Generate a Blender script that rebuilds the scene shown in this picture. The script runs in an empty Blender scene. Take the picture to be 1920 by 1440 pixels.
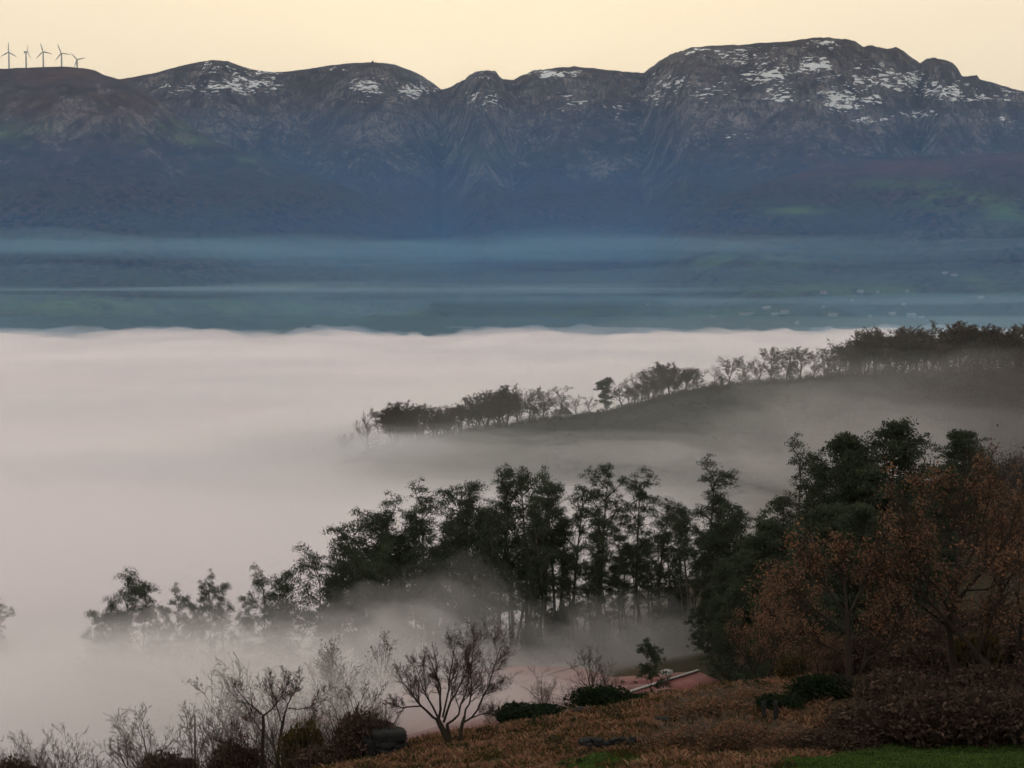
import bpy, math, random
import numpy as np
from mathutils import Vector, Matrix

# ------------------------------------------------------------------ camera, sky, sun, exposure
F = 3400.0                      # focal length in pixels of the 1920 x 1440 photograph
PITCH = math.atan(145.0 / F)    # eye level lies 145 px above the picture's middle
EYE = 100.0                     # height of the eye; the fog sea lies about 64 m below it
scene = bpy.context.scene
cam_data = bpy.data.cameras.new("camera")
cam_data.sensor_width = 36.0
cam_data.lens = F / 1920.0 * 36.0
cam_data.clip_start = 0.5
cam_data.clip_end = 60000.0
camera = bpy.data.objects.new("camera", cam_data)
scene.collection.objects.link(camera)
camera.location = (0, 0, EYE)
camera.rotation_euler = (math.pi / 2 - PITCH, 0, 0)
scene.camera = camera

SUN_ELEV = math.radians(6.5)
SUN_AZ = math.radians(-1.0)
world = bpy.data.worlds.new("World")
scene.world = world
world.use_nodes = True
wn, wl = world.node_tree.nodes, world.node_tree.links
wn.clear()
w_out = wn.new("ShaderNodeOutputWorld")
w_bg = wn.new("ShaderNodeBackground")
w_sky = wn.new("ShaderNodeTexSky")
w_sky.sky_type = 'NISHITA'
w_sky.sun_disc = False
w_sky.sun_elevation = SUN_ELEV
w_sky.sun_rotation = SUN_AZ
w_sky.altitude = 300
w_sky.air_density = 1.0
w_sky.dust_density = 3.0
w_sky.ozone_density = 1.0
w_gam = wn.new("ShaderNodeGamma")
w_gam.inputs["Gamma"].default_value = 0.05
w_hsv = wn.new("ShaderNodeHueSaturation")
w_hsv.inputs["Saturation"].default_value = 4.0
w_bg.inputs["Strength"].default_value = 0.67
wl.new(w_sky.outputs[0], w_gam.inputs["Color"])
wl.new(w_gam.outputs[0], w_hsv.inputs["Color"])
w_tint = wn.new("ShaderNodeMix")
w_tint.data_type = 'RGBA'
w_tint.blend_type = 'MULTIPLY'
w_tint.inputs["Factor"].default_value = 1.0
w_tint.inputs[7].default_value = (0.955, 0.858, 0.725, 1.0)
wl.new(w_hsv.outputs[0], w_tint.inputs[6])
wl.new(w_tint.outputs[2], w_bg.inputs["Color"])
wl.new(w_bg.outputs[0], w_out.inputs["Surface"])

sun_data = bpy.data.lights.new("sun", 'SUN')
sun_data.energy = 0.32
sun_data.angle = math.radians(0.5)
sun_data.color = (1.0, 0.82, 0.48)
sun = bpy.data.objects.new("sun", sun_data)
scene.collection.objects.link(sun)
# the sun stands behind the mountains, straight ahead of the camera
sd = Vector((math.sin(SUN_AZ) * math.cos(SUN_ELEV), math.cos(SUN_AZ) * math.cos(SUN_ELEV), math.sin(SUN_ELEV)))
sun.rotation_euler = sd.to_track_quat('Z', 'Y').to_euler()
sun.location = (0, 0, 2000)

scene.view_settings.view_transform = 'Standard'
scene.view_settings.look = 'None'
scene.view_settings.exposure = 0.40
scene.view_settings.gamma = 1.0
scene.view_settings.use_curve_mapping = False
scene.render.engine = 'CYCLES'
scene.cycles.max_bounces = 8
scene.cycles.diffuse_bounces = 2
scene.cycles.glossy_bounces = 1
scene.cycles.transmission_bounces = 2
scene.cycles.volume_bounces = 8
scene.cycles.transparent_max_bounces = 16
scene.cycles.use_denoising = True
scene.cycles.use_adaptive_sampling = True
scene.cycles.adaptive_threshold = 0.04
scene.cycles.adaptive_min_samples = 16

# ------------------------------------------------------------------ helpers
COL = scene.collection
random.seed(7)
RNG = np.random.default_rng(11)


def P(px, py, d):
    """The point at ground distance d (metres along +Y) that the photograph shows at pixel px, py."""
    u, v = (px - 960.0) / F, (720.0 - py) / F
    y = math.cos(PITCH) + v * math.sin(PITCH)
    z = -math.sin(PITCH) + v * math.cos(PITCH)
    return Vector((u / y * d, d, EYE + z / y * d))


def smooth(a, b, x):
    t = np.clip((x - a) / (b - a), 0, 1)
    return t * t * (3 - 2 * t)


def _hash(ix, iy, seed):
    h = (ix.astype(np.int64) * 374761393 + iy.astype(np.int64) * 668265263 + seed * 1442695041) & 0xFFFFFFFF
    h = ((h ^ (h >> 13)) * 1274126177) & 0xFFFFFFFF
    h = h ^ (h >> 16)
    return (h & 0xFFFFFF) / float(0xFFFFFF)


def noise2(x, y, seed=0):
    """Gradient noise, about -1..1."""
    x = np.asarray(x, float); y = np.asarray(y, float)
    ix, iy = np.floor(x), np.floor(y)
    fx, fy = x - ix, y - iy
    u = fx * fx * fx * (fx * (fx * 6 - 15) + 10)
    v = fy * fy * fy * (fy * (fy * 6 - 15) + 10)

    def g(dx, dy):
        a = _hash(ix + dx, iy + dy, seed) * 2 * math.pi
        return np.cos(a) * (fx - dx) + np.sin(a) * (fy - dy)
    n0 = g(0, 0) * (1 - u) + g(1, 0) * u
    n1 = g(0, 1) * (1 - u) + g(1, 1) * u
    return (n0 * (1 - v) + n1 * v) * 1.5


def fbm(x, y, octaves=5, seed=0, gain=0.5, ridged=False):
    s, a, t = 0.0, 1.0, 0.0
    for o in range(octaves):
        n = noise2(x * 2 ** o + 17.3 * o, y * 2 ** o - 9.1 * o, seed + o)
        if ridged:
            n = 1 - 2 * np.abs(n)
        s = s + a * n
        t += a
        a *= gain
    return s / t


def mesh_np(name, verts, faces, mat=None, smooth_shade=False):
    """A mesh from numpy vertices and faces (n x 3 or n x 4)."""
    me = bpy.data.meshes.new(name)
    verts = np.asarray(verts, np.float32)
    faces = np.asarray(faces, np.int32)
    k = faces.shape[1]
    me.vertices.add(len(verts))
    me.vertices.foreach_set("co", verts.ravel())
    me.loops.add(faces.size)
    me.loops.foreach_set("vertex_index", faces.ravel())
    me.polygons.add(len(faces))
    me.polygons.foreach_set("loop_start", np.arange(0, faces.size, k, dtype=np.int32))
    me.polygons.foreach_set("loop_total", np.full(len(faces), k, np.int32))
    if smooth_shade:
        me.polygons.foreach_set("use_smooth", np.ones(len(faces), bool))
    me.update(calc_edges=True)
    if mat:
        me.materials.append(mat)
    return me


def add_obj(name, data, parent=None, loc=None, rotz=0.0, scale=None):
    o = bpy.data.objects.new(name, data)
    COL.objects.link(o)
    if parent is not None:
        o.parent = parent
    if loc is not None:
        o.location = loc
    if rotz:
        o.rotation_euler = (0, 0, rotz)
    if scale is not None:
        o.scale = scale if hasattr(scale, '__len__') else (scale, scale, scale)
    return o


def tag(o, label=None, category=None, group=None, kind=None):
    if label:
        o["label"] = label
    if category:
        o["category"] = category
    if group:
        o["group"] = group
    if kind:
        o["kind"] = kind
    return o


def set_attr(me, name, values):
    a = me.attributes.new(name, 'FLOAT', 'POINT')
    a.data.foreach_set("value", np.asarray(values, np.float32).ravel())


def grid_faces(nr, nc, flip=False):
    i = np.arange(nr - 1)[:, None] * nc + np.arange(nc - 1)[None, :]
    f = np.stack([i, i + 1, i + 1 + nc, i + nc], -1).reshape(-1, 4)
    return f[:, ::-1] if flip else f


class Nodes:
    """Small shorthand for building node materials."""
    def __init__(self, name):
        self.mat = bpy.data.materials.new(name)
        self.mat.use_nodes = True
        self.n, self.l = self.mat.node_tree.nodes, self.mat.node_tree.links
        self.n.clear()
        self.out = self.n.new("ShaderNodeOutputMaterial")

    def _in(self, sock, v):
        if v is None:
            return
        if hasattr(v, "is_linked") or isinstance(v, bpy.types.NodeSocket):
            self.l.new(v, sock)
        else:
            if isinstance(v, (tuple, list)) and len(v) == 3 and sock.type == 'RGBA':
                v = (*v, 1.0)
            sock.default_value = v

    def pos(self):
        return self.n.new("ShaderNodeNewGeometry").outputs["Position"]

    def attr(self, name):
        a = self.n.new("ShaderNodeAttribute")
        a.attribute_name = name
        return a.outputs["Fac"]

    def mapping(self, vec, scale=(1, 1, 1), rot=(0, 0, 0), loc=(0, 0, 0)):
        m = self.n.new("ShaderNodeMapping")
        self._in(m.inputs["Vector"], vec)
        m.inputs["Scale"].default_value = scale
        m.inputs["Rotation"].default_value = rot
        m.inputs["Location"].default_value = loc
        return m.outputs[0]

    def noise(self, vec, scale=1.0, detail=4.0, rough=0.55, dist=0.0):
        t = self.n.new("ShaderNodeTexNoise")
        self._in(t.inputs["Vector"], vec)
        t.inputs["Scale"].default_value = scale
        t.inputs["Detail"].default_value = detail
        t.inputs["Roughness"].default_value = rough
        t.inputs["Distortion"].default_value = dist
        return t.outputs["Fac"]

    def voronoi(self, vec, scale=1.0, feature='F1', out="Distance"):
        t = self.n.new("ShaderNodeTexVoronoi")
        t.feature = feature
        self._in(t.inputs["Vector"], vec)
        t.inputs["Scale"].default_value = scale
        return t.outputs[out]

    def ramp(self, fac, stops):
        r = self.n.new("ShaderNodeValToRGB")
        self._in(r.inputs["Fac"], fac)
        e = r.color_ramp.elements
        while len(e) < len(stops):
            e.new(0.5)
        for el, (p, c) in zip(e, stops):
            el.position = p
            el.color = (c, c, c, 1) if not hasattr(c, '__len__') else (*c, 1)
        return r.outputs["Color"]

    def math(self, op, a, b=None, clamp=False):
        m = self.n.new("ShaderNodeMath")
        m.operation = op
        m.use_clamp = clamp
        self._in(m.inputs[0], a)
        if b is not None:
            self._in(m.inputs[1], b)
        return m.outputs[0]

    def mix(self, fac, a, b, mode='MIX'):
        m = self.n.new("ShaderNodeMix")
        m.data_type = 'RGBA'
        m.blend_type = mode
        self._in(m.inputs["Factor"], fac)
        self._in(m.inputs[6], a)
        self._in(m.inputs[7], b)
        return m.outputs[2]

    def bump(self, height, strength=0.5, distance=0.1):
        b = self.n.new("ShaderNodeBump")
        b.inputs["Strength"].default_value = strength
        b.inputs["Distance"].default_value = distance
        self._in(b.inputs["Height"], height)
        return b.outputs["Normal"]

    def obj_random(self):
        return self.n.new("ShaderNodeObjectInfo").outputs["Random"]

    def island(self):
        return self.n.new("ShaderNodeNewGeometry").outputs["Random Per Island"]

    def surface(self, color, rough=0.9, normal=None, metallic=0.0, spec=0.3):
        b = self.n.new("ShaderNodeBsdfPrincipled")
        self._in(b.inputs["Base Color"], color)
        self._in(b.inputs["Roughness"], rough)
        b.inputs["Metallic"].default_value = metallic
        b.inputs["Specular IOR Level"].default_value = spec
        if normal is not None:
            self._in(b.inputs["Normal"], normal)
        self.l.new(b.outputs[0], self.out.inputs["Surface"])
        return self.mat

    def leaf(self, color, trans=0.35):
        d = self.n.new("ShaderNodeBsdfDiffuse")
        t = self.n.new("ShaderNodeBsdfTranslucent")
        m = self.n.new("ShaderNodeMixShader")
        self._in(d.inputs["Color"], color)
        self._in(t.inputs["Color"], color)
        m.inputs[0].default_value = trans
        self.l.new(d.outputs[0], m.inputs[1])
        self.l.new(t.outputs[0], m.inputs[2])
        self.l.new(m.outputs[0], self.out.inputs["Surface"])
        return self.mat

    def volume(self, color, density, aniso=0.0):
        v = self.n.new("ShaderNodeVolumePrincipled")
        v.inputs["Color"].default_value = (*color, 1)
        v.inputs["Density"].default_value = density
        v.inputs["Anisotropy"].default_value = aniso
        v.inputs["Density Attribute"].default_value = ""
        self.l.new(v.outputs[0], self.out.inputs["Volume"])
        self.mat.cycles.homogeneous_volume = True
        return self.mat

# ------------------------------------------------------------------ the near hillside, the valley and the spur
def X(px, d):
    return (px - 960.0) / F * d


ctrl = []


def cp(px, py, d):
    p = P(px, py, d)
    ctrl.append((p.x, p.y, p.z))


def cz(px, d, z):
    ctrl.append((X(px, d), d, z))


ctrl += [(0, 0, 98.2), (-30, 5, 96), (30, 5, 98.5), (-60, 40, 80), (60, 40, 89), (0, 25, 90.5), (0, 50, 82.5), (30, 50, 84), (-30, 50, 79), (22, 78, 77.5), (0, 78, 75.5), (-25, 78, 72), (40, 95, 76)]
cp(1920, 1432, 104); cp(1500, 1438, 106); cp(1200, 1440, 112); cp(900, 1440, 120); cp(640, 1446, 126)
cp(1920, 1402, 114); cp(1650, 1408, 114); cp(1450, 1400, 120); cp(1300, 1372, 126); cp(1120, 1385, 125)
cp(840, 1398, 132); cp(990, 1366, 137); cp(1120, 1336, 141); cp(1240, 1306, 146); cp(1350, 1288, 150)
cp(1480, 1300, 140); cp(1590, 1300, 136); cp(1780, 1268, 145); cp(1920, 1290, 135); cp(2200, 1250, 130)
cp(560, 1458, 136); cp(420, 1476, 146); cp(260, 1500, 158); cp(90, 1520, 165); cp(-200, 1560, 170)
cp(740, 1402, 137); cp(700, 1420, 134)
cz(1050, 165, 57); cz(1300, 175, 60); cz(700, 165, 54); cz(400, 190, 38); cz(0, 210, 20); cz(-400, 220, 12)
cz(1300, 215, 49); cz(1150, 230, 47.5); cz(950, 240, 45.5); cz(700, 225, 44); cz(450, 250, 20)
cz(1420, 200, 57); cz(1560, 190, 62); cz(1800, 180, 68); cz(2100, 180, 75)
cz(900, 300, 41); cz(1100, 300, 43); cz(1300, 290, 46); cz(700, 305, 36); cz(500, 330, 14); cz(250, 380, 8); cz(0, 400, 2)
cz(1500, 280, 51); cz(1700, 280, 58); cz(1920, 280, 66); cz(2200, 280, 74)
cz(1000, 380, 32); cz(1300, 380, 38); cz(1600, 400, 50); cz(1920, 400, 62); cz(2300, 400, 76)
cz(700, 480, 10); cz(1000, 520, 14); cz(1300, 520, 24); cz(1600, 520, 42); cz(1920, 520, 60); cz(2300, 520, 80)
cz(300, 600, -12); cz(700, 700, 8); cz(1000, 700, 18); cz(1300, 700, 30); cz(1600, 680, 46); cz(1920, 650, 64); cz(2300, 650, 84)
# the spur's crest, about 950 m off, and its foot
cp(1920, 690, 940); cp(1740, 700, 940); cp(1560, 708, 945); cp(1440, 716, 950); cp(1330, 727, 955); cp(1230, 748, 955); cp(1130, 774, 950); cp(1000, 792, 945); cp(860, 815, 940); cp(700, 850, 920); cp(560, 890, 900); cp(2300, 670, 930)
cz(1400, 840, 42); cz(1150, 850, 34); cz(900, 850, 26); cz(600, 820, 14); cz(1700, 840, 58); cz(2100, 820, 76)
cz(1920, 1080, 58); cz(1400, 1100, 40); cz(1000, 1080, 20); cz(600, 1050, 0); cz(2300, 1080, 66)
cz(300, 1000, -2); cz(1920, 1300, 20); cz(1200, 1300, 2); cz(500, 1300, -2); cz(-300, 700, 0); cz(-300, 1200, -2)
ctrl += [(-300, 150, 40), (-400, 400, 10), (300, 150, 88), (420, 400, 96), (520, 800, 104), (500, 1300, 40), (-700, 900, 0), (900, 900, 110)]
C = np.array(ctrl)


def warp(x, y):
    """Distances are squeezed with depth so that near and far control points weigh alike."""
    return x / (60 + 0.35 * np.abs(y)), 2.2 * np.log(60 + np.maximum(y, -30))


cu, cv = warp(C[:, 0], C[:, 1])
_r = np.sqrt((cu[:, None] - cu[None]) ** 2 + (cv[:, None] - cv[None]) ** 2 + 0.004)
_w = np.linalg.solve(_r + 1e-3 * np.eye(len(C)), C[:, 2] - 40.0)


def ground(x, y):
    """Smooth height of the near ground."""
    x = np.atleast_1d(np.asarray(x, float)); y = np.atleast_1d(np.asarray(y, float))
    sh = x.shape
    x, y = x.ravel(), y.ravel()
    u, v = warp(x, y)
    z = np.full(x.shape, 40.0)
    for k in range(len(C)):
        z += _w[k] * np.sqrt((u - cu[k]) ** 2 + (v - cv[k]) ** 2 + 0.004)
    far = smooth(1250, 1700, y)
    z = z * (1 - far) + far * (-4.0)
    z += 0.45 * fbm(x / 9, y / 9, 4, 3) * smooth(20, 60, y) + 1.2 * fbm(x / 60, y / 60, 3, 5) * smooth(140, 300, y)
    return z.reshape(sh)


def gz(x, y):
    return float(ground(np.array([x]), np.array([y]))[0])


def on_ground(px, d, sink=0.0):
    x = X(px, d)
    return Vector((x, d, gz(x, d) - sink))


def G2(n):
    return n


# the ground: one sheet from the camera's feet across the valley to the mountain's foot
rows = np.concatenate([np.geomspace(3, 95, 40, endpoint=False), np.linspace(95, 170, 190, endpoint=False),
                       np.linspace(170, 420, 130, endpoint=False), np.geomspace(420, 1300, 110, endpoint=False), np.geomspace(1300, 4300, 40)])
az = np.tan(np.linspace(-0.62, 0.62, 420))
gx = (az[None, :] * (rows[:, None] + 25)); gy = np.repeat(rows[:, None], len(az), 1)
gzv = ground(gx, gy)

m = Nodes("moor_ground")
p = m.pos()
n_big = m.noise(p, 0.07, 5, 0.6)
n_mid = m.noise(p, 0.5, 5, 0.6)
n_fine = m.noise(p, 4.0, 4, 0.6)
brack = m.mix(m.ramp(n_mid, [(0.35, 0.0), (0.65, 1.0)]), (0.10, 0.052, 0.030), (0.075, 0.060, 0.030))
green = m.mix(n_fine, (0.035, 0.06, 0.018), (0.06, 0.085, 0.02))
col = m.mix(m.attr("meadow"), brack, green)
wood = m.mix(n_mid, (0.030, 0.030, 0.018), (0.055, 0.042, 0.026))
col = m.mix(m.attr("woodfloor"), col, wood)
col = m.mix(m.ramp(n_fine, [(0.3, 0.0), (0.7, 0.5)]), col, (0.03, 0.024, 0.014))
far_c = m.mix(m.ramp(m.noise(p, 0.03, 6, 0.65), [(0.4, 0.0), (0.6, 1.0)]), (0.020, 0.026, 0.021), (0.042, 0.042, 0.034))
col = m.mix(m.attr("farslope"), col, far_c)
M_GROUND = m.surface(col, 0.95, m.bump(n_fine, 0.6, 0.15), spec=0.1)
ground_me = mesh_np("ground", np.stack([gx, gy, gzv], -1).reshape(-1, 3), grid_faces(*gx.shape), M_GROUND, True)
PX = 960 + F * gx / np.maximum(gy, 1)
mea = smooth(112.5, 110.5, gy - 1.5 * noise2(gx / 3, gy / 3, 9)) * smooth(13, 17, gx + 1.5 * noise2(gx / 2, gy / 2, 19))
mea = np.maximum(mea, 0.95 * np.exp(-(((PX - 1130) / 90) ** 4 + ((gy - 116) / 4.0) ** 4)))
mea = np.maximum(mea, 0.6 * np.exp(-((PX - 1400) / 60) ** 2 - ((gy - 205) / 18) ** 2))
set_attr(ground_me, "meadow", np.clip(mea, 0, 1))
set_attr(ground_me, "woodfloor", np.maximum(smooth(240, 290, gy), smooth(128, 150, gy) * smooth(15, 24, gx)) * (1 - smooth(500, 650, gy)))
set_attr(ground_me, "farslope", smooth(520, 650, gy))
tag(add_obj("ground", ground_me), kind="structure")

# ------------------------------------------------------------------ the mountain range
SIL = np.array([(-900, 150), (-500, 120), (-200, 140), (-60, 132), (0, 150), (120, 160), (200, 152), (232, 148), (260, 143), (300, 135), (340, 124), (370, 117), (400, 112), (430, 114), (450, 122), (480, 131), (520, 135), (540, 134), (580, 129), (620, 122), (660, 118), (700, 116), (740, 120), (755, 126), (775, 133), (790, 140), (800, 147), (815, 157), (828, 168), (845, 163), (860, 154), (872, 148), (880, 140), (895, 133), (915, 131), (930, 133), (936, 143), (943, 148), (965, 149), (980, 140), (1000, 132), (1040, 127), (1075, 124), (1110, 128), (1160, 133), (1205, 137), (1215, 128), (1235, 113), (1260, 99), (1290, 90), (1330, 85), (1400, 82), (1460, 78), (1520, 71), (1550, 69), (1575, 74), (1582, 72), (1600, 78), (1615, 87), (1630, 84), (1648, 90), (1660, 91), (1675, 87), (1690, 96), (1705, 108), (1720, 118), (1730, 110), (1745, 107), (1765, 111), (1780, 117), (1790, 126), (1798, 142), (1815, 143), (1835, 150), (1860, 155), (1890, 166), (1920, 170), (2000, 185), (2200, 150), (2500, 180), (2900, 160)], float)
RD = np.array([(-900, 6900), (200, 6900), (420, 6800), (560, 6950), (700, 6600), (828, 6900), (910, 6400), (965, 6700), (1080, 6600), (1205, 6600), (1290, 6200), (1550, 6100), (1720, 6400), (1760, 6200), (1920, 6400), (2900, 6600)], float)
SPA = np.array([(-900, 190), (-400, 150), (-100, 132), (0, 129), (60, 126), (120, 124), (160, 127), (185, 132), (200, 140), (232, 150), (300, 186), (330, 215), (400, 262), (520, 308), (640, 345), (740, 390), (820, 440), (900, 520), (1000, 640)], float)
SPB = np.array([(1000, 640), (1150, 520), (1280, 400), (1400, 352), (1500, 322), (1600, 304), (1700, 292), (1800, 290), (1920, 284), (2200, 270), (2900, 300)], float)
NC, NR = 1300, 560
mpx = np.linspace(-800, 2720, NC)
md = np.concatenate([np.linspace(3650, 4900, 230, endpoint=False), np.linspace(4900, 7000, 290, endpoint=False), np.linspace(7000, 9500, 40)])
PXm, Dm = np.meshgrid(mpx, md)
Xm = (PXm - 960) / F * Dm


def yz(y, d):
    """Height of the point seen at pixel row y at distance d."""
    v = (720.0 - y) / F
    return EYE + (v * math.cos(PITCH) - math.sin(PITCH)) / (math.cos(PITCH) + v * math.sin(PITCH)) * d


def lerp_tab(x, tab):
    return np.interp(x, tab[:, 0], tab[:, 1])


ridge_d = lerp_tab(PXm, RD) + 60 * noise2(PXm / 90, PXm * 0, 31)
ridge_z = yz(lerp_tab(PXm, SIL), ridge_d)
t = (Dm - 3900) / (ridge_d - 3900)
prof_t = np.array([-0.12, 0.0, 0.12, 0.28, 0.45, 0.58, 0.70, 0.80, 0.90, 1.0, 1.08, 1.25, 2.2])
prof_y = np.array([-0.045, 0.0, 0.035, 0.11, 0.24, 0.37, 0.50, 0.66, 0.88, 1.0, 0.96, 0.80, 0.2])
foot = 36.0
z_main = foot + (ridge_z - foot) * np.interp(t, prof_t, prof_y)
up = np.clip((z_main - foot) / np.maximum(ridge_z - foot, 1), 0, 1)
face = smooth(-0.02, 0.2, t) * (1 - smooth(0.93, 1.0, t) * (1 - smooth(1.03, 1.2, t)))
wx = Xm + 120 * noise2(Xm / 600, Dm / 600, 41)
but = fbm(wx / 420, Dm / 900, 5, 51, 0.5, ridged=True)
but2 = fbm(wx / 140, Dm / 120, 5, 61, 0.6, ridged=True)
z_main += face * (46 * (but - 0.25) * smooth(0.05, 0.5, up) + 34 * (but2 - 0.2) * smooth(0.35, 0.75, up) + 16 * fbm(Xm / 160, Dm / 160, 4, 71))
# a stepped, ledged rock face below the crest
led = smooth(0.5, 0.8, up) * face
step = 34.0
zz = z_main / step + 0.8 * noise2(Xm / 300, Dm / 300, 81)
z_main += led * 0.55 * step * (np.floor(zz) + smooth(0.25, 0.75, zz - np.floor(zz)) - zz)
crest = np.exp(-((t - 1.0) / 0.02) ** 2)
z_main += crest * (5 * fbm(Xm / 45, Dm / 45, 4, 91, 0.6) * smooth(780, 860, PXm) + 1.5 * fbm(Xm / 45, Dm / 45, 3, 92))


def front_ridge(tab, d0, rough, seed):
    rd = d0 + 100 * noise2(PXm / 300, PXm * 0, seed)
    rz = yz(lerp_tab(PXm, tab), rd)
    tt = (Dm - 3850) / (rd - 3850)
    z = foot - 10 + (rz - foot + 10) * np.interp(tt, [-0.1, 0, 0.25, 0.5, 0.75, 0.92, 1.0, 1.06, 1.3, 1.7], [-0.06, 0, 0.14, 0.36, 0.68, 0.93, 1.0, 0.97, 0.5, -0.2])
    fc = smooth(0, 0.2, tt) * (1 - smooth(0.85, 1.0, tt) * (1 - smooth(1.02, 1.2, tt)))
    return z + fc * rough * fbm(Xm / 380, Dm / 420, 5, seed + 3, 0.5) + fc * 10 * fbm(Xm / 70, Dm / 70, 3, seed + 5)


z_a = front_ridge(SPA, 5350, 48, 101)
z_b = front_ridge(SPB, 5050, 52, 131)
zm = np.maximum(np.maximum(z_main, z_a), z_b)
# fold the bottom edge under the valley floor
zm = np.where(Dm < 3900, np.minimum(zm, 36 - (3900 - Dm) * 0.14), zm)
MOUNT = (mpx, md, zm)


def mount_z(px, d):
    """Height of the range at a pixel column and distance."""
    i = np.clip(np.searchsorted(mpx, px) - 1, 0, NC - 2)
    j = np.clip(np.searchsorted(md, d) - 1, 0, NR - 2)
    a = (px - mpx[i]) / (mpx[i + 1] - mpx[i]); b = (d - md[j]) / (md[j + 1] - md[j])
    return float((zm[j, i] * (1 - a) + zm[j, i + 1] * a) * (1 - b) + (zm[j + 1, i] * (1 - a) + zm[j + 1, i + 1] * a) * b)


# where the land cover lies, by the row at which each point is seen from the lookout
sy = 720 - F * np.tan(np.arctan((zm - EYE) / Dm) + PITCH)


def blobs(lst):
    s = np.zeros_like(zm)
    for (bx, by, rx, ry, w) in lst:
        s = np.maximum(s, w * np.exp(-((PXm - bx) / rx) ** 2 - ((sy - by) / ry) ** 2))
    return s


snow = blobs([(400, 125, 45, 12, .75), (330, 165, 40, 16, .6), (390, 165, 60, 20, .75), (470, 155, 60, 28, .95), (515, 134, 40, 7, 1.0), (620, 128, 50, 7, .7), (700, 160, 60, 22, .75), (780, 170, 50, 16, .9), (690, 190, 60, 16, .5),
              (905, 190, 60, 28, .55), (905, 145, 25, 5, .7), (1040, 138, 55, 9, 1.0), (1060, 195, 60, 25, .6), (1150, 215, 60, 30, .5), (1250, 155, 45, 25, .75), (1230, 190, 50, 20, .6), (1310, 97, 60, 10, .7), (1400, 110, 110, 26, .6), (1340, 170, 60, 30, .65), (1430, 140, 60, 30, .72), (1530, 120, 50, 18, 1.0),
              (1540, 80, 35, 8, .9), (1470, 175, 50, 25, .7), (1570, 190, 60, 25, .95), (1630, 150, 60, 35, .85), (1700, 155, 70, 22, 1.0), (1760, 170, 70, 20, 1.0), (1840, 185, 60, 10, .75), (1630, 185, 30, 14, .9), (1480, 120, 200, 60, .46), (1620, 225, 60, 10, .7), (1720, 215, 70, 8, .8), (1880, 225, 60, 10, .6), (1380, 255, 40, 8, .7), (1900, 170, 60, 9, .6)])
cliff = blobs([(1380, 215, 110, 40, 1.0), (1480, 235, 60, 25, .8), (700, 240, 70, 40, .75), (830, 225, 110, 45, .7), (960, 230, 80, 50, .6), (560, 215, 50, 40, .55), (1130, 318, 34, 20, 1.2), (1185, 300, 20, 10, .6), (1750, 455, 70, 20, .8), (1830, 430, 60, 20, .6), (1100, 180, 120, 45, .5), (1600, 170, 250, 60, .45), (1720, 225, 150, 14, .6), (1300, 150, 120, 50, .45)])
green = blobs([(1490, 395, 60, 8, 1.0), (1790, 375, 80, 18, .9), (1690, 345, 90, 10, .6), (1890, 395, 50, 22, 1.0), (330, 262, 60, 10, 1.0), (300, 240, 70, 14, .6), (40, 250, 80, 18, .5), (620, 540, 120, 10, .7), (1380, 490, 130, 14, .9), (1600, 545, 300, 14, .7), (150, 570, 160, 18, .9), (450, 580, 300, 16, .7), (1000, 590, 500, 14, .7), (1830, 530, 30, 12, .9), (900, 290, 60, 12, .35), (440, 300, 60, 8, .7)])
rust = blobs([(1700, 315, 200, 18, .9), (1500, 325, 90, 10, .6), (1850, 300, 120, 16, .7), (1230, 350, 90, 12, .3), (110, 205, 130, 18, .5), (90, 140, 160, 20, .8), (1330, 450, 150, 25, .5), (250, 200, 120, 30, .4)])

m = Nodes("mountain_land")
p = m.pos()
steep = m.attr("steep")
rockn = m.noise(m.mapping(p, (0.012, 0.012, 0.020)), 1.0, 9, 0.7, 0.6)
fine = m.noise(p, 0.06, 5, 0.7)
heath = m.mix(m.ramp(rockn, [(0.38, 0.0), (0.6, 1.0)]), (0.022, 0.014, 0.015), (0.075, 0.048, 0.042))
heath = m.mix(m.ramp(fine, [(0.45, 0.0), (0.65, 0.6)]), heath, (0.035, 0.026, 0.020))
streak = m.noise(m.mapping(p, (0.045, 0.045, 0.010)), 1.0, 8, 0.72, 1.2)
rock_c = m.mix(m.ramp(streak, [(0.40, 0.0), (0.60, 1.0)]), (0.050, 0.043, 0.045), (0.30, 0.26, 0.25))
woods = m.mix(m.ramp(m.noise(m.mapping(p, (1, 1, 0.5)), 0.055, 5, 0.7), [(0.38, 0.0), (0.62, 1.0)]), (0.010, 0.009, 0.008), (0.105, 0.072, 0.055))
patch = m.noise(p, 0.006, 7, 0.62, 0.4)
woods = m.mix(m.ramp(patch, [(0.47, 0.0), (0.58, 0.85)]), woods, (0.060, 0.058, 0.034))
h = m.attr("up")
base = m.mix(h, woods, heath)
rocky = m.math('MULTIPLY', m.math('MULTIPLY', h, m.ramp(steep, [(0.35, 0.0), (0.75, 0.75)])), m.ramp(m.noise(m.mapping(p, (0.009, 0.009, 0.005)), 1.0, 8, 0.7, 0.8), [(0.46, 0.0), (0.60, 1.0)]))
base = m.mix(rocky, base, rock_c)
cl = m.math('MULTIPLY', m.attr("cliff"), m.ramp(m.noise(m.mapping(p, (0.01, 0.01, 0.006)), 1.0, 8, 0.7, 0.8), [(0.40, 0.0), (0.56, 1.0)]))
base = m.mix(m.math('MULTIPLY', cl, 1.0, True), base, rock_c)
rs = m.math('MULTIPLY', m.attr("rust"), m.ramp(patch, [(0.40, 0.0), (0.55, 1.0)]))
base = m.mix(m.math('MULTIPLY', rs, 0.9, True), base, m.mix(fine, (0.08, 0.036, 0.024), (0.16, 0.075, 0.045)))
gr = m.math('MULTIPLY', m.attr("green"), m.ramp(m.noise(p, 0.0085, 6, 0.65, 0.5), [(0.43, 0.0), (0.54, 1.0)]))
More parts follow.
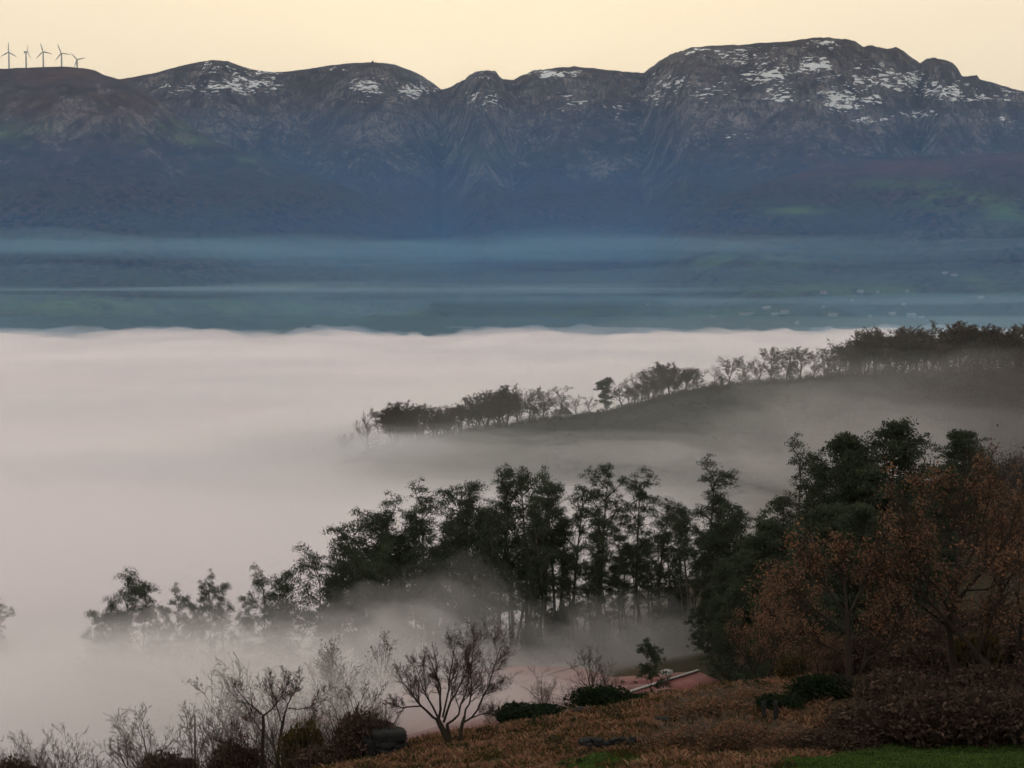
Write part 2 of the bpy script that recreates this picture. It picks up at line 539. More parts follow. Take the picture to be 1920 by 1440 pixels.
base = m.mix(m.math('MULTIPLY', gr, 0.95, True), base, m.mix(m.noise(p, 0.02, 4), (0.07, 0.14, 0.045), (0.17, 0.23, 0.075)))
# lingering snow: ragged patches where it has lasted in gullies and on ledges
sn = m.noise(m.mapping(p, (0.034, 0.022, 0.130), (0.0, 0.42, 0.0)), 1.0, 5, 0.58, 0.6)
sn = m.math('ADD', m.math('MULTIPLY', sn, 0.66), m.math('MULTIPLY', m.noise(m.mapping(p, (0.010, 0.008, 0.016), (0.0, -0.4, 0.0)), 1.0, 5, 0.55, 0.4), 0.34))
sm = m.math('ADD', m.math('MULTIPLY', m.attr("snow"), 0.20), sn)
sm = m.math('MULTIPLY', m.ramp(sm, [(0.658, 0.0), (0.684, 1.0)]), m.ramp(m.attr("snow"), [(0.2, 0.0), (0.4, 1.0)]))
base = m.mix(sm, base, (0.82, 0.82, 0.84))
M_MOUNT = m.surface(base, 0.95, m.bump(rockn, 1.0, 18.0), spec=0.1)
mount_me = mesh_np("mountain", np.stack([Xm, Dm, zm], -1).reshape(-1, 3), grid_faces(NR, NC), M_MOUNT, True)
set_attr(mount_me, "snow", snow)
set_attr(mount_me, "cliff", np.clip(cliff, 0, 1.2))
set_attr(mount_me, "green", green)
set_attr(mount_me, "rust", rust)
set_attr(mount_me, "up", smooth(330, 560, zm))
gy_, gx_ = np.gradient(zm, md, axis=0), np.gradient(zm, axis=1) / np.gradient(Xm, axis=1)
set_attr(mount_me, "steep", smooth(0.25, 1.3, np.hypot(gy_, gx_)))
tag(add_obj("mountain", mount_me), kind="structure")

# ------------------------------------------------------------------ plant builders
def unit(v):
    n = math.sqrt(v[0] * v[0] + v[1] * v[1] + v[2] * v[2]) or 1.0
    return (v[0] / n, v[1] / n, v[2] / n)


def tubes(lines, sides):
    """lines: list of (points, radii). Returns vertices and quads of tapered tubes."""
    groups = {}
    for pts, rad in lines:
        groups.setdefault(len(pts), []).append((pts, rad))
    V, Fc, off = [], [], 0
    ang = np.arange(sides) * 2 * math.pi / sides
    for n, ls in groups.items():
        p = np.array([l[0] for l in ls], float)
        r = np.array([l[1] for l in ls], float)
        tan = np.gradient(p, axis=1)
        tan /= np.linalg.norm(tan, axis=2, keepdims=True) + 1e-9
        ref = np.where(np.abs(tan[:, :1, 2:3]) > 0.9, np.array([[[1.0, 0, 0]]]), np.array([[[0, 0, 1.0]]]))
        a = np.cross(tan, np.broadcast_to(ref, tan.shape))
        a /= np.linalg.norm(a, axis=2, keepdims=True) + 1e-9
        b = np.cross(tan, a)
        v = p[:, :, None] + r[:, :, None, None] * (np.cos(ang)[None, None, :, None] * a[:, :, None] + np.sin(ang)[None, None, :, None] * b[:, :, None])
        B = len(ls)
        i = np.arange(B * n * sides).reshape(B, n, sides)
        q = np.stack([i[:, :-1], np.roll(i[:, :-1], -1, 2), np.roll(i[:, 1:], -1, 2), i[:, 1:]], -1).reshape(-1, 4)
        V.append(v.reshape(-1, 3)); Fc.append(q + off); off += B * n * sides
    return np.concatenate(V), np.concatenate(Fc)


def merge(parts):
    V, Fc, off = [], [], 0
    for v, f in parts:
        V.append(v); Fc.append(f + off); off += len(v)
    return np.concatenate(V), np.concatenate(Fc)


def leaves(cen, size, rng, droop=0.0, aspect=0.5, jitter=0.4):
    """Diamond leaves (quads) at the given centres."""
    n = len(cen)
    u = rng.normal(size=(n, 3)); u[:, 2] -= droop * 1.5
    u /= np.linalg.norm(u, axis=1, keepdims=True)
    w = np.cross(u, rng.normal(size=(n, 3)))
    w /= np.linalg.norm(w, axis=1, keepdims=True) + 1e-9
    s = size * (1 + jitter * rng.uniform(-1, 1, (n, 1)))
    bend = np.cross(u, w) * s * 0.15
    v = np.stack([cen - u * s, cen + w * s * aspect + bend, cen + u * s, cen - w * s * aspect + bend], 1)
    return v.reshape(-1, 3), np.arange(4 * n).reshape(-1, 4)


class Spec:
    def __init__(self, **k):
        self.__dict__.update(k)


def grow(spec, stems, rng):
    """Branching skeleton. stems: [(points, r0, r1)] given by hand or made below. Returns {level: lines}, tips."""
    lines, tips = {}, []
    up = spec.trop
    R = rng.random
    G = rng.normal

    def child_of(pts, rad, lvl, length):
        n = len(pts)
        for c in range(spec.kids[lvl]):
            t = spec.start[lvl] + (1 - spec.start[lvl]) * ((c + R()) / spec.kids[lvl])
            f = min(t * (n - 1), n - 1.001)
            i = int(f); a = f - i
            p0, p1 = pts[i], pts[i + 1]
            pos = tuple(p0[k] * (1 - a) + p1[k] * a for k in range(3))
            d = unit(tuple(p1[k] - p0[k] for k in range(3)))
            r = (rad[i] * (1 - a) + rad[i + 1] * a) * spec.rr[lvl]
            ax = unit(tuple(G(size=3)))
            perp = unit((d[1] * ax[2] - d[2] * ax[1], d[2] * ax[0] - d[0] * ax[2], d[0] * ax[1] - d[1] * ax[0]))
            an = spec.angle[lvl] * (0.7 + 0.6 * R())
            ca, sa = math.cos(an), math.sin(an)
            nd = tuple(d[k] * ca + perp[k] * sa for k in range(3))
            ln = length * spec.lr[lvl] * (0.65 + 0.6 * R()) * (1.0 - spec.taper * t)
            branch(pos, nd, ln, max(r, spec.rmin), lvl + 1)

    def branch(pos, d, length, rad, lvl):
        n = spec.nseg[lvl]
        pts, rr = [pos], [rad]
        st = length / n
        cv, tr = spec.curv[lvl], up[lvl]
        for i in range(n):
            g = G(size=3)
            d = unit((d[0] + cv * g[0], d[1] + cv * g[1], d[2] + cv * g[2] + tr))
            pos = (pos[0] + d[0] * st, pos[1] + d[1] * st, pos[2] + d[2] * st)
            pts.append(pos)
            rr.append(max(rad * (1 - 0.72 * (i + 1) / n), spec.rmin * 0.7))
        lines.setdefault(lvl, []).append((pts, rr))
        if lvl < spec.levels:
            child_of(pts, rr, lvl, length)
        else:
            tips.append(pos); tips.append(pts[len(pts) // 2])

    for s in stems:
        pts, r0, r1 = s[0], s[1], s[2]
        n = len(pts)
        rr = [r0 + (r1 - r0) * i / (n - 1) for i in range(n)]
        ln = sum(math.dist(pts[i], pts[i + 1]) for i in range(n - 1))
        lines.setdefault(0, []).append(([tuple(q) for q in pts], rr))
        child_of(pts, rr, 0, s[3] if len(s) > 3 else ln)
    return lines, np.array(tips)


def stem(base, d, length, rng, n=8, curv=0.08, trop=0.02):
    pts, pos, d = [base], base, unit(d)
    for i in range(n):
        g = rng.normal(size=3)
        d = unit((d[0] + curv * g[0], d[1] + curv * g[1], d[2] + curv * g[2] * 0.5 + trop))
        pos = tuple(pos[k] + d[k] * length / n for k in range(3))
        pts.append(pos)
    return pts


# --- materials
def bark_mat(name, a, b, sc=6.0):
    m = Nodes(name)
    tc = m.n.new("ShaderNodeTexCoord").outputs["Object"]
    n = m.noise(m.mapping(tc, (1, 1, 0.25)), sc, 4, 0.6)
    return m.surface(m.mix(n, a, b), 0.9, m.bump(n, 0.5, 0.03), spec=0.15)


def leaf_mat(name, stops, trans=0.3, var=0.25, sc=0.35):
    m = Nodes(name)
    tc = m.n.new("ShaderNodeTexCoord").outputs["Object"]
    k = m.math('ADD', m.math('MULTIPLY', m.island(), 0.55), m.math('MULTIPLY', m.noise(tc, sc, 2, 0.5), 0.45))
    c = m.ramp(k, stops)
    h = m.n.new("ShaderNodeHueSaturation")
    m._in(h.inputs["Color"], c)
    m._in(h.inputs["Value"], m.math('ADD', m.math('MULTIPLY', m.obj_random(), var), 1 - var / 2))
    return m.leaf(h.outputs[0], trans)


M_BARK = bark_mat("dark_bark", (0.018, 0.013, 0.010), (0.052, 0.038, 0.030))
M_BARK_GREY = bark_mat("grey_bark", (0.05, 0.045, 0.038), (0.11, 0.098, 0.085))
M_TWIG = bark_mat("bare_twig", (0.030, 0.020, 0.015), (0.062, 0.042, 0.032))
M_TWIG_PALE = bark_mat("pale_twig", (0.075, 0.056, 0.044), (0.15, 0.112, 0.088))
M_EUC = leaf_mat("eucalyptus_leaf", [(0.2, (0.036, 0.048, 0.032)), (0.55, (0.062, 0.078, 0.050)), (0.9, (0.105, 0.120, 0.075))], 0.4)
M_EVER = leaf_mat("evergreen_leaf", [(0.2, (0.012, 0.022, 0.012)), (0.6, (0.026, 0.040, 0.020)), (0.9, (0.050, 0.066, 0.032))], 0.2)
M_OAK = leaf_mat("withered_oak_leaf", [(0.15, (0.090, 0.064, 0.052)), (0.45, (0.16, 0.096, 0.070)), (0.75, (0.25, 0.130, 0.078)), (0.95, (0.40, 0.17, 0.070))], 0.4, sc=0.22)
M_OAKFAR = leaf_mat("spur_oak_leaf", [(0.2, (0.060, 0.052, 0.044)), (0.6, (0.095, 0.072, 0.058)), (0.9, (0.15, 0.088, 0.064))], 0.3, 0.5)
M_BRAMBLE = leaf_mat("bramble_leaf", [(0.2, (0.032, 0.025, 0.019)), (0.55, (0.085, 0.058, 0.044)), (0.80, (0.16, 0.100, 0.078)), (0.95, (0.38, 0.31, 0.27))], 0.25)
M_BRACKEN = leaf_mat("dead_bracken", [(0.22, (0.060, 0.046, 0.032)), (0.38, (0.16, 0.088, 0.058)), (0.5, (0.30, 0.130, 0.086)), (0.62, (0.19, 0.135, 0.074)), (0.75, (0.33, 0.175, 0.110)), (0.92, (0.38, 0.30, 0.18))], 0.3, sc=0.45)
M_GRASS = leaf_mat("meadow_grass", [(0.2, (0.030, 0.058, 0.018)), (0.5, (0.058, 0.105, 0.026)), (0.8, (0.115, 0.155, 0.042))], 0.35, sc=0.5)
M_SCRUB = leaf_mat("slope_scrub_leaf", [(0.2, (0.024, 0.029, 0.024)), (0.6, (0.044, 0.046, 0.038)), (0.9, (0.070, 0.062, 0.052))], 0.3, 0.4)
M_WOOD = leaf_mat("winter_wood_twig", [(0.2, (0.026, 0.026, 0.024)), (0.55, (0.058, 0.050, 0.046)), (0.85, (0.095, 0.070, 0.060)), (0.97, (0.13, 0.075, 0.050))], 0.3, 0.4, sc=0.12)
M_GORSE = leaf_mat("yellowing_leaf", [(0.2, (0.030, 0.030, 0.014)), (0.6, (0.075, 0.058, 0.022)), (0.95, (0.15, 0.10, 0.03))], 0.3)


def mesh_lines(name, lines, sides, mat):
    v, f = tubes(lines, sides)
    return mesh_np(name, v, f, mat, True)


class Proto:
    """Shared meshes of one tree kind: list of (part name, mesh); height in metres."""
    def __init__(self, parts, height):
        self.parts, self.h = parts, height


def plant(name, proto, loc, label, cat, group=None, rotz=0.0, sc=1.0, wide=1.0):
    t = bpy.data.objects.new(name, None)
    t.empty_display_size = 0.5
    COL.objects.link(t)
    t.location = loc
    t.rotation_euler = (0, 0, rotz)
    t.scale = (sc * wide, sc * wide, sc)
    tag(t, label, cat, group)
    for pn, me in proto.parts:
        add_obj(pn, me, t)
    return t


def bare_proto(seed, h=9.0, stems=1, spread=0.25, levels=4, kids=(7, 6, 5, 4), twig=M_TWIG, bark=M_BARK, rbase=0.22, rmin=0.014, angle=(0.75, 0.7, 0.65, 0.6), trop=(0, 0.10, 0.08, 0.06, 0.04), leaf=None, leaf_n=0, leaf_s=0.1, lr=(0.62, 0.55, 0.5, 0.5), start=(0.28, 0.2, 0.2, 0.2), clump=0):
    rng = np.random.default_rng(seed)
    sp = Spec(levels=levels, kids=kids, start=start, rr=(0.62, 0.6, 0.6, 0.6), angle=angle, lr=lr, taper=0.35, rmin=rmin, nseg=(8, 6, 5, 3, 3), curv=(0.08, 0.13, 0.15, 0.16, 0.16), trop=trop)
    ss = []
    for k in range(stems):
        a = 2 * math.pi * (k + rng.random() * 0.5) / stems
        tl = spread * (0.6 + 0.7 * rng.random()) if stems > 1 else spread * 0.3
        L = h * (0.78 if stems == 1 else 0.72) * (0.85 + 0.25 * rng.random())
        ss.append((stem((0.12 * stems * math.cos(a) * 0.5, 0.12 * stems * math.sin(a) * 0.5, -0.3), (math.cos(a) * tl, math.sin(a) * tl, 1), L, rng), rbase * (1 if stems == 1 else 0.75), rbase * 0.2))
    ln, tips = grow(sp, ss, rng)
    top = max(tips[:, 2].max(), 1)
    wood0 = mesh_np("trunk", *merge([tubes(ln[0], 7)] + ([tubes(ln[1], 5)] if 1 in ln else [])), bark, True)
    fine = [tubes(ln[k], 3) for k in sorted(ln) if k >= 2]
    parts = [("trunk", wood0), ("twigs", mesh_np("twigs", *merge(fine), twig, True))]
    if leaf is not None and leaf_n:
        if clump:
            cen = tips[rng.integers(0, len(tips), max(8, leaf_n // clump))]
            c = cen[rng.integers(0, len(cen), leaf_n)] + rng.normal(size=(leaf_n, 3)) * np.array([0.42, 0.42, 0.32])
        else:
            c = tips[rng.integers(0, len(tips), leaf_n)] + rng.normal(size=(leaf_n, 3)) * 0.18
        parts.append(("crown", mesh_np("crown", *leaves(c, leaf_s, rng, 0.3, 0.6), leaf)))
    return Proto(parts, top)


def euc_proto(seed, h=30.0, low=0.35, limbs_n=13, width=4.2, leafs=0.165, tuft=1.1, per=70, lean=0.03, cone=0.0, mat=None, sub=5, bark=None, fill=10):
    """Tall thin trunk, steep limbs, and separate drooping tufts of narrow leaves at their ends."""
    mat, bark = mat or M_EUC, bark or M_BARK_GREY
    rng = np.random.default_rng(seed)
    k_ = h / 30.0
    tr = stem((0, 0, -1.0), (lean * rng.normal(), lean * rng.normal(), 1), h * 0.96, rng, 14, 0.025, 0.01)
    tp = np.array(tr)
    rr = [0.34 * k_ * (1 - 0.86 * i / 14) for i in range(15)]
    limbs, cc, cr = [], [], []

    def tuft_at(q, r):
        cc.append(q); cr.append(r * (0.5 + 0.75 * rng.random()))

    def at(t):
        f = min(t, 0.9999) * 14
        i = int(f)
        return tp[i] + (tp[i + 1] - tp[i]) * (f - i)
    for k in range(limbs_n):
        rel = (k + 0.8 * rng.random()) / limbs_n
        t = low + (1 - low) * rel
        b0 = at(t)
        a = k * 2.4 + rng.normal() * 0.5
        if cone:
            L = width * ((1 - rel) ** 0.75 + 0.10) * (0.75 + 0.4 * rng.random())
            rise = 0.35 + 0.25 * rng.random()
        else:
            L = width * (0.35 + 0.75 * math.sin(math.pi * min(1, 0.15 + rel * 0.8))) * (0.45 + 0.85 * rng.random())
            rise = 0.75 + 0.6 * rng.random()
        dr = unit((math.cos(a), math.sin(a), rise))
        ln = stem(tuple(b0), dr, L * 1.25, rng, 5, 0.10, 0.03)
        limbs.append((ln, [0.12 * k_ * (1 - 0.15 * q) for q in range(6)]))
        lp = np.array(ln)
        for s in range(sub):
            u = 0.35 + 0.65 * (s + rng.random()) / sub
            f = min(u * 5, 4.999); i = int(f)
            q = lp[i] + (lp[i + 1] - lp[i]) * (f - i)
            g = rng.normal(size=3) * np.array([1, 1, 0.55]); g[2] += 0.35
            e = q + g * (0.32 * L + 0.35 * k_)
            limbs.append(([tuple(q), tuple((q + e) / 2 - np.array([0, 0, 0.06 * L])), tuple(e)], [0.045 * k_, 0.035 * k_, 0.018 * k_]))
            tuft_at(e, tuft)
            if rng.random() < 0.6:
                tuft_at((q + e) / 2 + rng.normal(size=3) * 0.5 * k_, tuft * 0.75)
        tuft_at(lp[-1], tuft)
    for k in range(fill):                       # small tufts on the stem itself
        q = at(low * 0.55 + (1 - low * 0.55) * rng.random()) + rng.normal(size=3) * np.array([0.8, 0.8, 0.4]) * k_
        tuft_at(q, tuft * 0.7)
    for k in range(4):
        tuft_at(tp[-1] + rng.normal(size=3) * np.array([0.7, 0.7, 0.8]) * k_, tuft * 0.9)
    C_, R_ = np.array(cc), np.array(cr)
    n = per * len(C_)
    w = R_ ** 2 / (R_ ** 2).sum()
    idx = rng.choice(len(C_), n, p=w)
    d = rng.normal(size=(n, 3)); d /= np.linalg.norm(d, axis=1, keepdims=True)
    rad = rng.random(n) ** 0.55 * (0.8 + 0.35 * rng.random(n))
    pos = C_[idx] + d * (R_[idx] * rad)[:, None] * np.array([1.15, 1.15, 0.7])
    off = np.linalg.norm(pos[:, :2] - C_[idx][:, :2], axis=1) / R_[idx]
    pos[:, 2] -= 0.35 * R_[idx] * off ** 2
    v, f = leaves(pos, leafs, rng, 0.9, 0.36)
    return Proto([("trunk", mesh_lines("trunk", [(tr, rr)], 6, bark)), ("limbs", mesh_lines("limbs", [l for l in limbs if len(l[0]) == 6] + [l for l in limbs if len(l[0]) == 3], 4, M_BARK)), ("crown", mesh_np("crown", v, f, mat))], h)


def bush_proto(seed, rx, ry, rz, n, mat, leafs=0.16, lobes=9, twigs=None, droop=0.2, stems=60):
    """A low leafy bush: lobes of leaves over a tangle of stems."""
    rng = np.random.default_rng(seed)
    a = rng.random(lobes) * 2 * math.pi
    r = np.sqrt(rng.random(lobes)) * 0.62
    lc = np.stack([r * np.cos(a) * rx, r * np.sin(a) * ry, rz * (0.34 + 0.34 * rng.random(lobes) * (1 - r))], 1)
    lr_ = np.stack([rx * (0.38 + 0.2 * rng.random(lobes)), ry * (0.38 + 0.2 * rng.random(lobes)), rz * (0.34 + 0.16 * rng.random(lobes))], 1)
    i = rng.integers(0, lobes, n)
    d = rng.normal(size=(n, 3)); d /= np.linalg.norm(d, axis=1, keepdims=True)
    rad = 0.55 + 0.5 * rng.random(n) ** 0.8
    pos = lc[i] + d * lr_[i] * rad[:, None]
    pos[:, 2] = np.abs(pos[:, 2])
    parts = [("foliage", mesh_np("foliage", *leaves(pos, leafs, rng, droop, 0.55), mat))]
    if twigs is not None:
        ln = []
        for k in range(stems):
            th = rng.random() * 2 * math.pi
            q = math.sqrt(rng.random())
            b = (0.5 * q * rx * math.cos(th), 0.5 * q * ry * math.sin(th), -0.1)
            s = stem(b, (0.7 * math.cos(th) * rx / rz * q, 0.7 * math.sin(th) * ry / rz * q, 1), rz * (0.8 + 0.6 * rng.random()), rng, 5, 0.18, -0.05)
            ln.append((s, [0.03 - 0.004 * j for j in range(6)]))
        parts.append(("stems", mesh_lines("stems", ln, 3, twigs)))
    return Proto(parts, rz)

# ------------------------------------------------------------------ things
ORD = ["first", "second", "third", "fourth", "fifth", "sixth", "seventh", "eighth", "ninth", "tenth", "eleventh", "twelfth", "thirteenth", "fourteenth", "fifteenth", "sixteenth", "seventeenth", "eighteenth", "nineteenth", "twentieth", "twenty-first", "twenty-second", "twenty-third", "twenty-fourth", "twenty-fifth", "twenty-sixth", "twenty-seventh", "twenty-eighth", "twenty-ninth", "thirtieth", "thirty-first", "thirty-second", "thirty-third", "thirty-fourth", "thirty-fifth"]


def tree_at(name, proto, px, top, d, label, cat="tree", group=None, rotz=None, wide=1.0, sink=0.3, maxh=None):
    """Stand a tree on the ground at column px and distance d, as tall as the photograph shows its top."""
    b = on_ground(px, d, sink)
    h = P(px, top, d).z - b.z
    if maxh:
        h = min(h, maxh)
    sc = max(h, 1.5) / proto.h
    return plant(name, proto, b, label, cat, group, random.random() * 6.28 if rotz is None else rotz, sc, wide)


# --- wind turbines on the mountain's shoulder
def mount_ridge(px, d0, d1):
    ds = np.linspace(d0, d1, 160)
    el = [(mount_z(px, d) - EYE) / d for d in ds]
    k = int(np.argmax(el))
    return Vector((X(px, ds[k]), ds[k], mount_z(px, ds[k])))


M_STEEL = Nodes("turbine_paint").surface((0.42, 0.42, 0.42), 0.5, spec=0.3)


def lathe(prof, n=12):
    """Surface of revolution about Z from (radius, height) pairs, capped."""
    a = np.arange(n) * 2 * math.pi / n
    v = np.concatenate([np.stack([r * np.cos(a), r * np.sin(a), np.full(n, h)], 1) for r, h in prof])
    k = len(prof)
    i = np.arange(k * n).reshape(k, n)
    f = np.stack([i[:-1], np.roll(i[:-1], -1, 1), np.roll(i[1:], -1, 1), i[1:]], -1).reshape(-1, 4)
    return v, f


def box_vf(x0, x1, y0, y1, z0, z1):
    v = np.array([(x, y, z) for z in (z0, z1) for y in (y0, y1) for x in (x0, x1)], float)
    f = np.array([(0, 2, 3, 1), (4, 5, 7, 6), (0, 1, 5, 4), (2, 6, 7, 3), (0, 4, 6, 2), (1, 3, 7, 5)])
    return v, f


def blade_mesh(L):
    st = [(0.0, 1.0, 1.0), (0.1, 1.3, 0.9), (0.22, 2.0, 0.7), (0.5, 1.5, 0.5), (0.8, 1.0, 0.35), (1.0, 0.35, 0.15)]
    a = np.arange(8) * math.pi / 4
    v = np.concatenate([np.stack([c * np.cos(a), th * np.sin(a), np.full(8, q * L)], 1) for q, c, th in st])
    i = np.arange(len(st) * 8).reshape(len(st), 8)
    f = np.stack([i[:-1], np.roll(i[:-1], -1, 1), np.roll(i[1:], -1, 1), i[1:]], -1).reshape(-1, 4)
    return mesh_np("blade", v, f, M_STEEL, True)


for px, hub_y, bl, yaw, ang, lab in [
        (23, 98, 18, 0.0, 0, "wind turbine at the far left of the five on the ridge"),
        (55, 97, 16, 1.35, 10, "wind turbine with its rotor seen edge-on, second from the left"),
        (87, 97, 18, 0.1, -16, "middle wind turbine of the five on the ridge"),
        (121, 100, 18, 0.1, -22, "wind turbine with one blade up and left, second from the right"),
        (150, 112, 16, 0.1, -42, "small wind turbine at the right end of the row, partly behind the ridge")]:
    b = mount_ridge(px, 4900, 5800) - Vector((0, 0, 4))
    s = b.y / F
    hubz = P(px, hub_y, b.y).z - b.z
    t = add_obj("wind_turbine", None, loc=b, rotz=yaw)
    tag(t, lab, "wind turbine", "wind turbines on the ridge")
    add_obj("tower", mesh_np("tower", *lathe([(2.6, 0), (2.3, hubz * 0.5), (1.7, hubz - 1)]), M_STEEL, True), t)
    add_obj("nacelle", mesh_np("nacelle", *box_vf(-1.7, 1.7, -3.0, 6.0, hubz - 1.8, hubz + 1.8), M_STEEL), t)
    hb = add_obj("hub", mesh_np("hub", *lathe([(0.05, 2.6), (1.2, 2.0), (1.9, 0.6), (1.9, -1.0), (0.05, -1.1)]), M_STEEL, True), t, (0, -4.2, hubz))
    hb.rotation_euler = (math.pi / 2, 0, 0)
    bm_ = blade_mesh(bl * s)
    for k in range(3):
        o = add_obj("blade", bm_, t, (0, -4.6, hubz))
        o.rotation_euler = (0, math.radians(ang + 120 * k), 0)

# --- scattered houses below the mountain
m = Nodes("white_render"); M_WHITE = m.surface(m.mix(m.noise(m.pos(), 0.6, 3), (0.32, 0.31, 0.30), (0.44, 0.43, 0.42)), 0.9)
m = Nodes("clay_roof"); M_CLAY = m.surface(m.mix(m.noise(m.pos(), 0.8, 3), (0.22, 0.13, 0.10), (0.34, 0.22, 0.17)), 0.9)
m = Nodes("pale_roof"); M_PALE = m.surface(m.mix(m.noise(m.pos(), 0.8, 3), (0.28, 0.27, 0.27), (0.42, 0.40, 0.39)), 0.8)
M_DARKPANE = Nodes("dark_pane").surface((0.03, 0.035, 0.04), 0.2, spec=0.5)


def on_mount(px, py):
    for d in np.arange(3880, 5200, 6.0):
        z = mount_z(px, d)
        if z >= P(px, py, d).z:
            return Vector((X(px, d), d, z))
    return Vector((X(px, 4100), 4100, mount_z(px, 4100)))


def house(px, py, w, dep, h, rot, label, roofm):
    b = on_mount(px, py)
    w, dep, h = w * 0.8, dep * 0.8, h * 0.75
    b.z -= 1.5
    t = add_obj("farm_house", None, loc=b, rotz=rot)
    tag(t, label, "house", "houses below the mountain")
    add_obj("wall", mesh_np("wall", *box_vf(-w / 2, w / 2, -dep / 2, dep / 2, 0, h + 1.5), M_WHITE), t)
    e, r = 0.7, dep * 0.28
    z0 = h + 1.5
    v = np.array([(-w / 2 - e, -dep / 2 - e, z0 - .2), (w / 2 + e, -dep / 2 - e, z0 - .2), (w / 2 + e, dep / 2 + e, z0 - .2), (-w / 2 - e, dep / 2 + e, z0 - .2), (-w / 2 - e, 0, z0 + r), (w / 2 + e, 0, z0 + r)])
    me = bpy.data.meshes.new("roof")
    me.from_pydata([tuple(q) for q in v], [], [(0, 1, 5, 4), (2, 3, 4, 5), (0, 4, 3), (1, 2, 5), (3, 2, 1, 0)])
    me.materials.append(roofm)
    ro = add_obj("roof", me, t)
    add_obj("chimney", mesh_np("chimney", *box_vf(w * .2, w * .2 + 1.2, -.6, .6, z0 + r * .5, z0 + r + 1.6), M_WHITE), ro)
    k = max(2, int(w / 5))
    for i in range(k):
        x = -w / 2 + (i + 0.5) * w / k
        add_obj("window", mesh_np("window", *box_vf(x - .7, x + .7, -dep / 2 - .06, -dep / 2 + .05, h * .45 + 1.2, h * .45 + 2.9), M_DARKPANE), t)


HO = [(1543, 553, 20, 12, 7, .3, "broad white farmhouse, leftmost of the upper row of far houses", M_CLAY),
      (1612, 552, 18, 12, 8, -.3, "white house second from the left in the far upper row", M_PALE),
      (1645, 551, 10, 8, 6, .8, "small white house third from the left in the far upper row", M_PALE),
      (1700, 549, 9, 7, 5, .2, "tiny white house at the right end of the far upper row", M_PALE),
      (1838, 562, 16, 10, 6, .1, "white house standing alone at the far right above the spur trees", M_PALE),
      (1693, 573, 12, 8, 6, .5, "pale house halfway between the two rows of far houses", M_PALE),
      (1543, 578, 8, 7, 5, .2, "tiny pale house below the broad white farmhouse across the valley", M_PALE),
      (1597, 567, 8, 6, 5, .1, "tiny pale house just below the second house of the far upper row", M_PALE),
      (1437, 582, 22, 11, 6, .1, "pale farmhouse above the long shed across the valley", M_PALE),
      (1400, 592, 46, 12, 6, .03, "long low pale shed near the far fog edge", M_CLAY),
      (1452, 594, 20, 10, 6, -.5, "angled farm building just right of the long shed", M_PALE),
      (1470, 590, 24, 14, 7, .2, "grey roofed building between the long shed and the lane", M_CLAY),
      (1337, 597, 20, 9, 5, .1, "low pale shed left of the long shed by the fog", M_CLAY),
      (1494, 607, 12, 8, 5, .9, "small house turned corner-on, lowest of the far houses by the fog", M_PALE),
      (1560, 595, 26, 14, 7, .1, "wide dim barn in the middle of the lower row of far houses", M_CLAY),
      (1672, 592, 18, 12, 8, .1, "square pale house in the lower row right of the wide barn", M_PALE),
      (1708, 596, 26, 14, 9, .1, "large block of a house at the right of the lower row", M_PALE),
      (1727, 597, 16, 8, 4, .02, "low bright shed at the right end of the lower row", M_PALE),
      (1630, 596, 12, 8, 5, .3, "small dim house left of the square pale house", M_PALE),
      (1770, 514, 14, 9, 5, .2, "white house highest up the slope among the far houses", M_PALE),
      (1788, 519, 20, 9, 5, .1, "low pale shed right of the highest white house", M_CLAY),
      (1215, 574, 14, 8, 5, .1, "lone white house left of centre near the far fog edge", M_PALE)]
for hh in HO:
    house(*hh)

# --- red roofed sheds below the hillside
m = Nodes("red_sheet_roof")
tc = m.n.new("ShaderNodeTexCoord").outputs["Object"]
wv = m.n.new("ShaderNodeTexWave")
wv.inputs["Scale"].default_value = 3.0
m._in(wv.inputs["Vector"], m.mapping(tc, (1, 0, 0)))
nn = m.noise(tc, 0.5, 5, 0.6)
M_REDROOF = m.surface(m.mix(m.ramp(nn, [(0.3, 0.0), (0.75, 1.0)]), (0.15, 0.036, 0.036), (0.23, 0.066, 0.064)), 0.55, m.bump(wv.outputs["Fac"], 0.6, 0.05), spec=0.3)
M_CONC = Nodes("shed_block_wall").surface((0.33, 0.31, 0.29), 0.9)
AL = Vector((-0.6, -0.8, 0)); PE = Vector((0.8, -0.6, 0))


def slab(a, b, c, d, th, mat, name):
    up = Vector((0, 0, th))
    v = [a, b, c, d, a - up, b - up, c - up, d - up]
    f = [(0, 1, 2, 3), (7, 6, 5, 4), (0, 4, 5, 1), (1, 5, 6, 2), (2, 6, 7, 3), (3, 7, 4, 0)]
    return mesh_np(name, [tuple(q) for q in v], f, mat)


